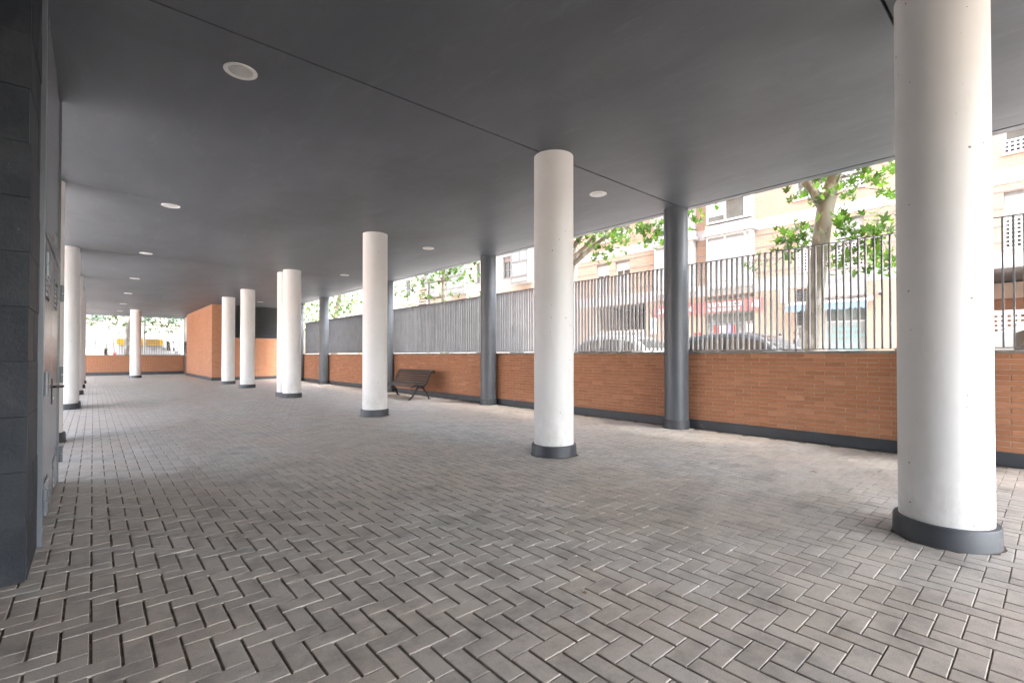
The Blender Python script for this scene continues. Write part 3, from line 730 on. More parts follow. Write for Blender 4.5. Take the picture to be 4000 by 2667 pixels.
def window(t, y0, y1, z0, z1, X=XA, shut=0.0, latt=0.0, frame='white_frame', glass='window_glass', shutm='shutter_slat', mull=True, hbar=None, sill='white_band', depth=.18):
    Xi = X + depth
    ml = ([('v', (y0 + y1) / 2)] if mull else []) + ([('h', hbar)] if hbar else [])
    fr = frame_mb(Xi, y0, y1, z0, z1, .07, .07, ml).build('window', frame, t)
    MB().box(Xi - .02, Xi - .012, y0 + .06, y1 - .06, z0 + .06, z1 - .06).build('pane', glass, fr)
    if shut > 0: ribs(MB(), Xi - .075, y0 + .03, y1 - .03, z1 - (z1 - z0) * shut, z1 - .02).build('shutter', shutm, fr); MB().box(Xi - .11, Xi - .076, y0, y1, z1 - .10, z1).build('shutter_box', 'grey_frame', fr)
    if latt > 0: lattice(MB(), X + .05, y0 + .02, y1 - .02, z0 + .03, z0 + latt).build('lattice', 'white_frame', fr)
    if sill: MB().box(X - .05, Xi - .08, y0 - .04, y1 + .04, z0 - .05, z0 - .002).build('sill', sill, fr)
    return fr

# ---- orange brick block with shops
tb = thing('apartment_building', (XA + 6, 6, ST), 'pale orange brick apartment block with white bands and shops opposite', 'building')
wins = [(15.42, 16.38, 4.70, 6.48, .30, 1.0), (16.78, 17.72, 4.70, 6.48, .38, 1.0), (6.43, 7.20, 4.68, 6.56, .55, 1.05), (4.89, 5.90, 4.68, 6.60, .40, 1.05), (0.0, 1.17, 4.66, 6.48, .42, .95)]
upw = [(15.42, 16.38), (16.78, 17.72), (6.2, 7.24), (4.86, 5.75), (0.0, 1.17), (-3.5, -2.4)]
holes = [w_[:4] for w_ in wins] + [(-3.5, -2.4, 4.66, 6.48)]
for k in range(3):
    for a, b in upw: holes.append((a, b, 7.70 + 2.69 * k, 9.25 + 2.69 * k))
G_ = [(14.45, 18.0, ST, 4.03), (-7.0, 2.4, ST, 4.08), (8.95, 11.2, ST + .02, 3.24), (12.2, 13.4, ST + .02, 3.24), (4.84, 6.22, ST + .02, 3.55), (6.30, 7.25, ST + .02, 3.20)]
H2 = [(8.95, 11.2, 3.84, 4.0), (12.2, 13.4, 3.84, 4.0), (6.30, 7.25, 3.46, 3.98)]
facade_sheet(MB(), XA, -14, 19.16, ST, 16.0, holes + G_ + H2).build('wall', 'facade_brick', tb)
MB().quad((XA, 19.16, ST), (34, 19.16, ST), (34, 19.16, 16.0), (XA, 19.16, 16.0)).build('side_wall', 'facade_brick', tb)
MB().box(XA - .15, 34, -14, 19.16, 16.001, 16.2).build('roof', 'white_band', tb)
def band(z0, z1, ex=()):
    ys = [-14] + [v for e in ex for v in e] + [19.155]
    for a, b in zip(ys[::2], ys[1::2]): MB().box(XA - .018, XA + .02, a, b, z0, z1).build('band', 'white_band', tb)
band(4.06, 4.60); band(6.75, 7.22); band(9.44, 9.91); band(12.13, 12.6)
MIR = [(8.82, 10.9), (11.55, 13.65), (-12.6, -10.4)]
def strip(z):
    cuts = sorted([(a, b) for a, b in MIR] + [(w_[0], w_[1]) for w_ in wins if w_[2] < z < w_[3]] + ([(-3.5, -2.4)]))
    y = -14
    for a, b in cuts + [(19.155, 20)]:
        if a - y > .05: MB().box(XA - .012, XA + .02, y, min(a, 19.155) - .002, z - .016, z + .016).build('groove_strip', 'grey_frame', tb)  # proud dark metal strip stands in for a recessed groove line
        y = b
for z in (6.51, 5.98, 5.40, 4.88): strip(z)
for (a, b, c, d, sh, la) in wins: window(tb, a, b, c, d, shut=sh, latt=la)
window(tb, -3.5, -2.4, 4.66, 6.48, shut=.4, latt=.95)
for k in range(3):
    for i, (a, b) in enumerate(upw):
        window(tb, a, b, 7.70 + 2.69 * k, 9.25 + 2.69 * k, shut=[.55, .3, .45, .62, .5, .3][(i + k) % 6], latt=.42)
# glazed bays
for bi, (a, b) in enumerate(MIR):
    for k in range(4):
        z0, z1 = 4.62 + 2.69 * k, 6.78 + 2.69 * k
        Xb = XA - .42
        body = MB().box(Xb + .05, XA - .02, a + .03, b - .03, z0 + .02, z1 - .01).build('bay_window', 'white_frame', tb)
        m1 = a + .42
        MB().box(Xb - .07, XA - .02, a - .12, b + .12, z1, z1 + .16).build('ledge', 'white_band', body)
        MB().box(Xb - .03, XA - .02, a - .02, b + .02, z1 + .161, z1 + .47).build('ledge', 'white_band', body)
        MB().box(Xb - .072, Xb - .03, a - .122, b + .122, z1 + .150, z1 + .166).build('drip', 'grey_frame', body)
        frame_mb(Xb + .05, a + .02, b - .02, z0 + .02, z1 - .01, .09, .06, [('v', a + 1.18), ('v', a + .30)]).build('frame', 'white_frame', body)
        if k == 0:
            ribs(MB(), Xb + .035, a + .36, a + 1.12, z0 + .1, z1 - .2).build('shutter', 'shutter_slat', body); ribs(MB(), Xb + .035, a + 1.24, b - .12, z0 + .1, z1 - .2).build('shutter', 'shutter_slat', body)
            MB().box(Xb + .0, Xb + .04, a + .36, b - .12, z1 - .19, z1 - .10).build('shutter_box', 'grey_frame', body)
        else:
            MB().box(Xb + .03, Xb + .045, a + .36, a + 1.12, z0 + .1, z1 - .1).build('pane', 'window_glass', body)
            frame_mb(Xb + .049, a + .36, a + 1.12, z0 + .95, z0 + 1.05, .04, .05).build('frame', 'white_frame', body)
            ribs(MB(), Xb + .035, a + 1.24, b - .12, z0 + .35, z1 - .1).build('shutter', 'shutter_slat', body); MB().box(Xb + .03, Xb + .045, a + 1.24, b - .12, z0 + .1, z0 + .34).build('pane', 'window_glass', body)
    MB().box(XA - .45, XA - .02, a - .03, b + .03, 4.34, 4.615).build('bay_base', 'white_band', tb)
# shops: recessed fronts
def backing(y0, y1, z0, z1, d, mat, nm): MB().box(XA + d, XA + d + .05, y0, y1, z0, z1).build(nm, mat, tb)
for a, b in ((8.95, 11.2), (12.2, 13.4)):
    fr = frame_mb(XA + .22, a, b, ST + .02, 3.24, .07, .08, [('v', a + (b - a) * .36), ('h', 2.72)]).build('shop_front', 'grey_frame', tb)
    MB().box(XA + .17, XA + .18, a + .05, b - .05, ST + .05, 3.2).build('pane', 'shop_glass', fr)
    vg = MB(); vg.box(XA + .15, XA + .2, a, b, 3.84, 4.0); MB().box(XA + .15, XA + .2, a, b, 3.84, 4.0).build('vent_back', 'dark_gap', fr)
    sl = MB()
    for i in range(3): sl.box(XA + .08, XA + .14, a, b, 3.855 + i * .05, 3.875 + i * .05)
    sl.build('vent_slats', 'white_frame', fr)
    if a < 9:
        def poster(y0, y1, z0, z1, m, nm='poster'): return MB().box(XA + .155, XA + .168, y0, y1, z0, z1).build(nm, m, fr)
        poster(10.55, 10.80, 2.25, 2.62, 'poster_red'); poster(10.22, 10.53, 2.25, 2.64, 'poster_white'); poster(9.92, 10.18, 2.26, 2.66, 'poster_violet')
        poster(9.72, 9.90, 2.26, 2.62, 'poster_red'); poster(10.6, 10.82, 1.88, 2.20, 'poster_white'); poster(10.28, 10.55, 1.86, 2.19, 'poster_violet'); poster(9.9, 10.2, 1.88, 2.18, 'poster_red')
        poster(9.05, 9.32, 2.3, 2.78, 'poster_white'); y_ = poster(9.0, 9.35, 1.88, 2.16, 'print_dark'); MB().box(XA + .150, XA + .154, 9.06, 9.12, 1.92, 2.12).build('digit_bar', 'poster_yellow', fr); MB().box(XA + .150, XA + .154, 9.18, 9.30, 1.92, 2.12).build('digit_bar', 'poster_red', fr)
t = thing('shop_sign', (XA - .06, 11.2, 3.25), 'long red shop fascia sign with white lettering and a leaf emblem', 'shop sign')
MB().box(XA - .10, XA - .02, 8.52, 13.95, 3.26, 3.76).build('board', 'shop_red', t)
lettering('FRUTOS SECOS', .27, XA - .102, 11.02, 3.51, 'print_white', t, .006, sx=.92)
lettering('PAN DE HORNO', .20, XA - .102, 11.02, 3.30, 'print_white', t, .005, sx=1.02)
lettering('ALIMENTACIÓN', .31, XA - .102, 13.75, 3.39, 'print_white', t, .006, sx=.86)
MB().prism([(8.70, 3.36), (8.62, 3.50), (8.66, 3.66), (8.80, 3.70), (8.95, 3.56), (8.98, 3.40), (8.84, 3.42)], XA - .106, XA - .1005, 0).build('leaf_emblem', 'print_white', t)
t = MB().box(XA - .03, XA - .004, 11.38, 11.70, 1.95, 2.33).build('wall_notice', 'poster_red'); tag(t, 'small red notice on the brick pier below the red sign', 'notice')
MB().box(XA - .034, XA - .031, 11.42, 11.66, 2.08, 2.11).build('print_line', 'print_white', t); MB().box(XA - .034, XA - .031, 11.42, 11.66, 2.16, 2.20).build('print_line', 'print_white', t)
t = MB().box(XA - .05, XA - .004, 13.75, 14.18, 2.35, 3.19).build('wall_poster', 'poster_white'); tag(t, 'white and blue poster on the wall beside the dark passage', 'poster')
MB().box(XA - .055, XA - .051, 13.80, 14.12, 2.6, 3.0).build('print_block', 'print_blue', t)
# clinic front
fr = frame_mb(XA + .22, 4.84, 6.22, ST + .02, 3.55, .06, .08, [('h', 2.58)]).build('shop_front', 'white_frame', tb)
MB().box(XA + .16, XA + .17, 4.89, 6.17, ST + .05, 2.55).build('pane', 'frosted_glass', fr)
MB().box(XA + .16, XA + .17, 4.89, 6.17, 2.61, 3.5).build('pane', 'shop_glass', fr)
MB().box(XA + .17, XA + .20, 4.95, 5.92, 2.61, 3.2).build('blind', 'tan_wall', fr)
for i, (s, z) in enumerate((('Psicología', 2.23), ('Psicopedagogía', 1.98), ('Logopedia', 1.73), ('Coaching', 1.48))):
    lettering(s, .21, XA + .158, 5.53, z, 'print_teal', fr, .003, 'CENTER')
fr2 = frame_mb(XA + .22, 6.30, 7.25, ST + .02, 3.20, .06, .08, [('v', 6.78), ('h', 2.45)]).build('shop_front', 'white_frame', tb)
MB().box(XA + .16, XA + .17, 6.35, 7.2, ST + .05, 2.42).build('pane', 'shop_glass', fr2)
gr = MB()
for i in range(11): gr.box(XA + .06, XA + .14, 6.33, 7.22, 2.50 + i * .06, 2.525 + i * .06)
for i in range(8): gr.box(XA + .06, XA + .14, 6.33, 7.22, 3.49 + i * .06, 3.515 + i * .06)
gr.build('vent_slats', 'grey_frame', fr2)
MB().box(XA + .15, XA + .158, 6.32, 7.23, 2.48, 3.18).build('vent_back', 'dark_gap', fr2); MB().box(XA + .15, XA + .2, 6.30, 7.25, 3.46, 3.98).build('vent_back', 'dark_gap', fr2)
MB().box(XA + .150, XA + .158, 6.38, 6.58, 1.75, 2.15).build('poster', 'poster_white', fr2)
t = thing('shop_sign', (XA - .1, 5.5, 3.56), 'white shop sign box with pale blue lettering above the blue awning', 'shop sign')
MB().box(XA - .16, XA - .02, 4.86, 6.24, 3.56, 4.09).build('board', 'white_frame', t); lettering('Eureka', .22, XA - .163, 5.66, 3.78, 'print_blue', t, .0, 'LEFT', 1.25)
MB().box(XA - .165, XA - .02, 4.845, 4.858, 3.555, 4.095).build('edge', 'grey_frame', t); MB().box(XA - .165, XA - .02, 4.845, 6.245, 4.0905, 4.103).build('edge', 'grey_frame', t)
t = thing('awning', (XA - .3, 6.0, 3.05), 'blue scalloped shop awning folded under the white sign', 'awning')
MB().prism([(XA - .02, 3.44), (XA - .02, 3.36), (XA - .55, 3.24), (XA - .58, 3.28)][::-1], 4.66, 7.42, 1).build('canopy', 'awning_white', t)
n = 15; vs = []; fs = []
val = MB()
for i in range(n):
    a = 4.66 + (7.42 - 4.66) * i / n; b = 4.66 + (7.42 - 4.66) * (i + 1) / n; m = (a + b) / 2
    pts = [(a, 3.26), (b, 3.26), (b, 3.06), (b - (b - a) * .2, 3.015), (m, 2.995), (a + (b - a) * .2, 3.015), (a, 3.06)]
    val.prism(pts, XA - .60, XA - .592, 0)
val.build('valance', 'awning_blue', t)
MB().box(XA - .61, XA - .55, 4.60, 7.44, 3.262, 3.30).build('front_bar', 'white_frame', t); MB().box(XA - .30, XA - .02, 4.56, 4.64, 3.30, 3.48).build('bracket', 'white_frame', t)
t = thing('blade_sign', (XA - .5, 7.56, 3.4), 'white light box sign projecting from the brick wall left of the awning', 'sign')
MB().box(XA - .62, XA - .12, 7.52, 7.62, 3.42, 4.05).build('box', 'white_frame', t, bevel=.02); MB().box(XA - .121, XA - .002, 7.55, 7.59, 3.5, 3.53).build('bracket', 'grey_frame', t); MB().box(XA - .121, XA - .002, 7.55, 7.59, 3.9, 3.93).build('bracket', 'grey_frame', t)
t = thing('security_camera', (XA - .12, 4.36, 3.55), 'white dome security camera on the brick wall right of the awning', 'camera')
MB().tube([(XA - .002, 4.42, 3.62), (XA - .10, 4.40, 3.64), (XA - .16, 4.36, 3.62)], .035, 10).build('arm', 'white_frame', t, smooth=True)
MB().lathe((XA - .16, 4.36, 3.52), [(.01, -.055), (.045, -.04), (.06, 0), (.06, .04)], 16).build('dome', 'black_plastic', t, smooth=True); MB().lathe((XA - .16, 4.36, 3.56), [(.075, 0), (.075, .03), (.05, .06)], 16).build('cap', 'white_frame', t, smooth=True)
# passage and porch openings
def opening(y0, y1, zt, dep, back, side, brickz=None):
    MB().quad((XA + .22, y0, zt + .02), (XA + .22, y1, zt + .02), (XA + dep, y1, zt + .02), (XA + dep, y0, zt + .02)).build('soffit', 'soffit_grey', tb)
    MB().quad((XA + dep, y1, ST), (XA + dep, y0, ST), (XA + dep, y0, zt + .3), (XA + dep, y1, zt + .3)).build('back_wall', back, tb)
    MB().quad((XA + .22, y0, ST), (XA + dep, y0, ST), (XA + dep, y0, zt + .02), (XA + .22, y0, zt + .02)).build('side_wall', side, tb)
    MB().quad((XA + dep, y1, ST), (XA + .22, y1, ST), (XA + .22, y1, zt + .02), (XA + dep, y1, zt + .02)).build('side_wall', side, tb)
opening(14.45, 18.0, 4.03, 6.0, 'tan_wall', 'beige_plaster'); opening(-7.0, 2.4, 4.08, 5.0, 'facade_brick_red', 'facade_brick_red')
MB().box(XA + 4.5, XA + 4.95, -7, 2.4, 3.45, 4.05).build('beam', 'beige_plaster', tb)
MB().box(XA + 3.0, XA + 3.3, 15.9, 16.5, ST, 4.0).build('pier', 'facade_brick_red', tb)
for y0, y1, zt in ((14.5, 17.95, 2.62), (-6.9, 2.35, 2.70)):
    q = MB().box(XA + .08, XA + .14, y0, y1, zt - .10, zt).box(XA + .08, XA + .14, y0, y1, 1.15, 1.25)
    lattice(q, XA + .125, y0, y1, 1.25, zt - .12, .15, .065); q.build('railing', 'white_frame', tb)

# ---- white building further along
tw = thing('apartment_building', (XA + 6, 34, ST), 'white rendered apartment block with grey framed bay windows, farther left', 'building')
bays = [(23.05, 24.75), (30.2, 32.7), (34.5, 36.05)]
sw = [(25.2, 26.19), (28.9, 29.4), (33.0, 33.6), (36.75, 37.6), (20.6, 21.6), (39.5, 40.4)]
holes = [(a, b, 6.74 + 2.9 * k, 8.25 + 2.9 * k) for a, b in sw for k in range(2)] + [(a, b, 1.0, 3.4) for a, b in ((20.2, 21.8), (24.0, 25.6), (28.0, 29.6), (33.0, 34.6))]
facade_sheet(MB(), XA + .02, 19.17, 46, ST, 16.0, holes).build('wall', 'white_render', tw)
MB().quad((34, 46, ST), (XA + .02, 46, ST), (XA + .02, 46, 16.0), (34, 46, 16.0)).build('side_wall', 'white_render', tw)
MB().quad((XA + .02, 46, ST), (34, 46, ST), (34, 46, 16.0), (XA + .02, 46, 16.0)).build('side_wall', 'white_render', tw)
MB().box(XA - .1, 34, 19.17, 46, 16.001, 16.2).build('roof', 'white_band', tw)
MB().box(XA - .03, XA + .018, 19.19, 46, 5.0, 6.07).build('band', 'cream_render', tw)
for y0 in (23.2, 25.5): MB().box(XA - .034, XA - .031, y0, y0 + .8, 5.73, 5.77).build('slot', 'terracotta_door', tw)
for k in range(2):
    for i, (a, b) in enumerate(sw): window(tw, a, b, 6.74 + 2.9 * k, 8.25 + 2.9 * k, X=XA + .02, frame='grey_frame', shut=.26 if (i + k) % 3 == 0 else 0, shutm='brown_shutter', hbar=7.30 + 2.9 * k, sill='grey_frame')
    for a, b in bays:
        z0, z1 = 6.13 + 2.9 * k, 8.45 + 2.9 * k; Xb = XA - .5
        body = MB().box(Xb + .05, XA + .01, a + .03, b - .03, z0 + .02, z1).build('bay_window', 'white_frame', tw)
        frame_mb(Xb + .05, a, b, z0, z1, .09, .07, [('h', z0 + .42), ('h', z0 + 1.45)]).build('frame', 'grey_frame', body)
        MB().box(Xb + .0, Xb + .045, (a + b) / 2 - .035, (a + b) / 2 + .035, z0 + 1.5, z1 - .09).build('mullion', 'grey_frame', body)
        MB().box(Xb + .02, Xb + .046, a + .09, b - .09, z0 + .09, z0 + .38).build('spandrel', 'pole_grey', body)
        MB().box(Xb + .01, XA + .01, a + .01, b - .01, z0 - .05, z0 + .018).build('base_tray', 'pole_grey', body)
        MB().box(Xb + .03, Xb + .047, a + .09, b - .09, z0 + .5, z1 - .1).build('pane', 'frosted_glass', body)
for a, b in ((20.2, 21.8), (24.0, 25.6), (28.0, 29.6), (33.0, 34.6)): window(tw, a, b, 1.0, 3.4, X=XA + .02, frame='grey_frame', sill='grey_frame')
# ---- building beyond the far fence (looks towards -Y)
tf = thing('apartment_building', (4, 60, ST), 'white low building seen behind the van beyond the far fence', 'building')
YF = 57.0
def fb(nm, mat, x0, x1, z0, z1, d0=-.03, d1=.05, par=None): return MB().box(x0, x1, YF + d0, YF + d1, z0, z1).build(nm, mat, par or tf)
MB().box(-25, 30, YF + .051, 68, .2, 18).build('wall', 'far_render', tf)
fb('base', 'cream_render', -25, 30, .2, 1.86); fb('band', 'cream_render', -25, 30, 4.20, 4.26)
for x0, x1, z0, z1 in [(-.2, .9, 4.36, 5.6), (3.0, 4.2, 4.36, 5.6), (5.4, 6.6, 4.36, 5.6), (-3.4, -2.2, 4.36, 5.6), (-.45, .34, 1.9, 2.92), (5.4, 6.6, 1.9, 2.92), (-3.4, -2.2, 1.9, 2.92)]:
    f_ = fb('window', 'grey_frame', x0, x1, z0, z1, -.02, .05); fb('pane', 'window_glass', x0 + .05, x1 - .05, z0 + .05, z1 - .05, -.03, -.021, f_)
    if z0 < 3:
        q = MB()
        for i in range(9): q.box(x0 + (x1 - x0) * i / 8 - .012, x0 + (x1 - x0) * i / 8 + .012, YF - .12, YF - .10, z0, z1)
        for z in (z0 + .2, z1 - .25): q.box(x0, x1, YF - .125, YF - .1, z, z + .03)
        q.build('grille', 'white_frame', f_)
d_ = fb('door', 'terracotta_door', .52, 1.5, .3, 2.9, -.02, .05); fb('door_pane', 'window_glass', .75, 1.0, 1.3, 2.4, -.03, -.021, d_)

# ============================================================ TREES
def leaf_field(spec, rnd, spread_x, xc, axis):
    """leaves as (pos, size, yaw, pitch, roll, tone) for clusters (u, z, r, n)"""
    out = []
    for (u, z, r, n) in spec:
        for _ in range(n):
            a = rnd.normal(0, .62, 2) * r; d = rnd.normal(0, spread_x)
            p = (xc + d, u + a[0], z + a[1]) if axis == 0 else (u + a[0], xc + d, z + a[1])
            out.append((p, rnd.uniform(.15, .29), rnd.uniform(0, 6.283), rnd.normal(1.05, .45), rnd.normal(0, .45), float(np.clip(rnd.normal(.5, .24), 0, 1))))
    return out
def leaf_mat(l):
    p, s, yw, pt, rl, tn = l
    return Matrix.Translation(p) @ Matrix.Rotation(yw, 4, 'Z') @ Matrix.Rotation(math.pi - pt * .9 + 0.3, 4, 'X') @ Matrix.Rotation(rl, 4, 'Y') @ Matrix.Scale(s, 4)
def add_leaves(t, leaves, nsingle, name='crown'):
    order = sorted(range(len(leaves)), key=lambda i: (shows(leaves[i][0], 1.0) or 1e3) / leaves[i][1])
    sing = set(order[:nsingle])
    for i in sorted(sing):
        if shows(leaves[i][0], 1.0) is None: sing.discard(i); continue
        M = leaf_mat(leaves[i]); o = bpy.data.objects.new('leaf', LEAFM); COL.objects.link(o); o.parent = t
        M2 = M.copy(); M2.translation = M.translation - wloc(t); o.matrix_local = M2; tn = leaves[i][5]; o.color = (tn, tn, tn, 1)
    rs = [l for i, l in enumerate(leaves) if i not in sing]
    if not rs: return
    nv = len(LV); V = np.zeros((len(rs), nv, 3)); off = np.array(wloc(t))
    for k, l in enumerate(rs):
        M = np.array(leaf_mat(l)); V[k] = LVN @ M[:3, :3].T + M[:3, 3] - off
    F = LFN[None] + (np.arange(len(rs)) * nv)[:, None, None]
    me = bpy.data.meshes.new(name); nf = F.shape[0] * F.shape[1]
    me.vertices.add(len(rs) * nv); me.vertices.foreach_set('co', V.reshape(-1).astype(np.float32))
    me.loops.add(nf * 3); me.loops.foreach_set('vertex_index', F.reshape(-1).astype(np.int32)); me.polygons.add(nf); me.polygons.foreach_set('loop_start', np.arange(nf, dtype=np.int32) * 3)
    at = me.attributes.new('tone', 'FLOAT', 'POINT'); at.data.foreach_set('value', np.repeat([l[5] for l in rs], nv).astype(np.float32))
    me.materials.append(MATS['plane_leaf']); me.update(calc_edges=True)
    o = bpy.data.objects.new(name, me); COL.objects.link(o); o.parent = t; o.color = (0, 0, 0, 1); o['kind'] = 'stuff'
def twigs(t, spec, roots, rnd, xc, axis, r0=.012):
    q = MB()
    for (u, z, r, n) in spec:
        rt = min(roots, key=lambda p: (p[1 if axis == 0 else 0] - u) ** 2 + (p[2] - z) ** 2 * 1.5)
        e = Vector((xc + rnd.normal(0, .05), u, z) if axis == 0 else (u, xc + rnd.normal(0, .05), z)); s_ = Vector(rt)
        m = (s_ + e) / 2 + Vector((rnd.normal(0, .08), rnd.normal(0, .08), rnd.normal(.08, .06)))
        L = (e - s_).length; rr = min(.03, r0 + .006 * L)
        q.tube([s_, s_.lerp(m, .55) + Vector((0, 0, .02)), m, m.lerp(e, .6), e], [rr, rr * .8, rr * .65, rr * .45, rr * .25], 6)
        for _ in range(3):
            d = Vector((rnd.normal(0, r), rnd.normal(0, r), rnd.normal(0, r))); q.tube([m.lerp(e, .5), e + d * .5, e + d], [rr * .35, rr * .25, rr * .12], 5)
    tag(q.build('twigs', 'plane_bark', t, smooth=True), kind='stuff')
def upper_crown(c, R_, H_, n, rnd):
    out = []
    for _ in range(n):
        k = rnd.normal(0, 1, 3); k /= np.linalg.norm(k); q = rnd.uniform(.45, 1) ** .5
        p = (c[0] + k[0] * R_ * q, c[1] + k[1] * R_ * q, c[2] + k[2] * H_ * q)
        out.append((p, rnd.uniform(.2, .32), rnd.uniform(0, 6.283), rnd.normal(1.0, .4), rnd.normal(0, .4), float(np.clip(rnd.normal(.5, .24), 0, 1))))
    return out
def bentrunk(pts, wob, rnd):
    return [Vector(p) + Vector((rnd.normal(0, wob), rnd.normal(0, wob), 0)) for p in pts]
XT = 9.8; rnd = np.random.default_rng(5)
TG = 'plane trees along the pavement'
# T1, the near one
T1 = [(2.91, 4.48, 0.12, 4), (2.67, 4.37, 0.2, 14), (2.48, 4.05, 0.2, 16), (2.77, 3.98, 0.08, 5), (3.16, 4.2, 0.1, 4), (3.36, 4.12, 0.07, 2), (3.0, 3.99, 0.09, 4), (2.15, 4.4, 0.15, 10), (2.01, 4.23, 0.17, 12), (1.91, 3.98, 0.11, 6), (1.84, 3.8, 0.06, 3), (2.41, 3.58, 0.13, 9), (2.48, 3.42, 0.16, 12), (2.3, 3.25, 0.2, 16), (2.08, 3.26, 0.19, 16), (1.88, 3.34, 0.17, 14), (1.78, 3.28, 0.1, 8), (1.98, 2.98, 0.19, 14), (2.27, 2.94, 0.2, 14), (2.45, 2.92, 0.13, 8), (2.02, 2.77, 0.19, 14), (1.85, 2.83, 0.15, 10), (2.49, 2.71, 0.13, 8), (1.88, 2.63, 0.11, 6), (3.17, 3.48, 0.19, 12), (3.43, 3.39, 0.17, 12), (3.04, 3.37, 0.14, 10), (3.25, 3.26, 0.17, 10), (3.52, 3.26, 0.1, 4), (3.39, 3.12, 0.1, 4), (3.77, 3.03, 0.09, 4), (4.12, 3.02, 0.09, 4), (1.77, 4.33, 0.1, 6)]
t = thing('plane_tree', (XT, 2.98, ST), 'plane tree with pale mottled trunk behind the nearest fence panel', 'tree', TG)
MB().tube([(XT, 2.98, ST - .02), (XT, 2.96, .9), (XT, 2.95, 1.35), (XT, 2.92, 2.12), (XT, 2.86, 2.8), (XT, 2.79, 3.48), (XT, 2.72, 3.95), (XT + .05, 2.60, 4.45), (XT + .1, 2.45, 5.2), (XT + .1, 2.3, 6.4), (XT, 2.2, 7.6)], [.22, .17, .155, .145, .14, .135, .14, .10, .09, .07, .04], 18).build('trunk', 'plane_bark', t, smooth=True)
MB().tube([(XT, 2.74, 3.85), (XT - .05, 2.91, 4.22), (XT - .1, 3.12, 4.54), (XT - .2, 3.5, 5.2), (XT - .3, 3.8, 6.2)], [.11, .08, .07, .055, .03], 12).build('limb', 'plane_bark', t, smooth=True)
MB().tube([(XT, 2.8, 3.0), (XT + .02, 2.62, 3.12), (XT, 2.35, 3.2), (XT - .05, 1.9, 3.3)], [.022, .016, .012, .006], 7).build('limb', 'plane_bark', t, smooth=True)
MB().tube([(XT, 2.84, 3.1), (XT + .02, 3.05, 3.22), (XT, 3.3, 3.4), (XT, 3.5, 3.35)], [.02, .015, .01, .005], 7).build('limb', 'plane_bark', t, smooth=True)
twigs(t, T1, [(XT, 2.8, 3.4), (XT, 2.45, 3.18), (XT, 2.0, 3.28), (XT, 3.3, 3.38), (XT, 2.72, 3.95), (XT, 2.6, 4.45), (XT, 2.9, 4.2)], rnd, XT, 0, .006)
lv = leaf_field([(u, z, r, max(2, int(n * 1.6))) for u, z, r, n in T1], rnd, .28, XT, 0); add_leaves(t, lv + upper_crown((XT, 2.5, 7.0), 2.7, 2.0, 1600, rnd), 300)
# T2
T2 = [(8.15, 4.4, 0.2, 12), (7.72, 4.25, 0.23, 14), (7.32, 4.24, 0.22, 14), (6.94, 4.2, 0.25, 16), (6.65, 4.3, 0.21, 12), (6.37, 4.18, 0.18, 10), (6.16, 4.03, 0.21, 14), (6.0, 3.82, 0.18, 10), (6.03, 4.24, 0.21, 12), (7.72, 3.99, 0.16, 8), (7.81, 3.81, 0.12, 6), (7.02, 4.0, 0.16, 8), (6.76, 4.01, 0.12, 7), (8.5, 4.19, 0.17, 7), (8.32, 3.85, 0.1, 4), (7.85, 3.68, 0.08, 3), (5.77, 4.24, 0.12, 6), (5.22, 4.24, 0.14, 8), (5.28, 4.39, 0.11, 6), (4.87, 4.43, 0.11, 6)]
t = thing('plane_tree', (XT, 9.0, ST), 'plane tree hidden behind the middle white column, branches arching out to the right', 'tree', TG)
MB().tube([(XT, 9.0, ST - .02), (XT, 8.97, 1.2), (XT, 8.92, 3.27), (XT, 8.82, 3.96), (XT, 8.79, 4.66), (XT, 8.9, 6), (XT, 9, 7.5)], [.28, .23, .21, .19, .15, .1, .05], 16).build('trunk', 'plane_bark', t, smooth=True)
MB().tube([(XT, 8.85, 3.55), (XT, 8.68, 3.73), (XT, 7.98, 4.10), (XT, 7.13, 4.46), (XT + .1, 6.3, 4.75), (XT + .1, 5.4, 4.9)], [.085, .07, .06, .045, .03, .012], 10).build('limb', 'plane_bark', t, smooth=True)
MB().tube([(XT - .1, 8.84, 3.7), (XT - .12, 8.73, 3.81), (XT - .12, 8.15, 4.09), (XT - .15, 7.77, 4.39), (XT - .2, 7.3, 4.9)], [.07, .06, .05, .04, .02], 10).build('limb', 'plane_bark', t, smooth=True)
MB().tube([(XT, 8.8, 4.1), (XT, 8.5, 4.35), (XT, 8.2, 4.7)], [.08, .07, .05], 10).build('limb', 'plane_bark', t, smooth=True)
twigs(t, T2, [(XT, 8.0, 4.1), (XT, 7.13, 4.46), (XT, 6.3, 4.75), (XT, 5.4, 4.9)], rnd, XT, 0, .006)
lv = leaf_field([(u, z, r, int(n * 1.8)) for u, z, r, n in T2], rnd, .35, XT, 0); add_leaves(t, lv + upper_crown((XT, 8.6, 7.2), 2.7, 2.1, 1600, rnd), 300)
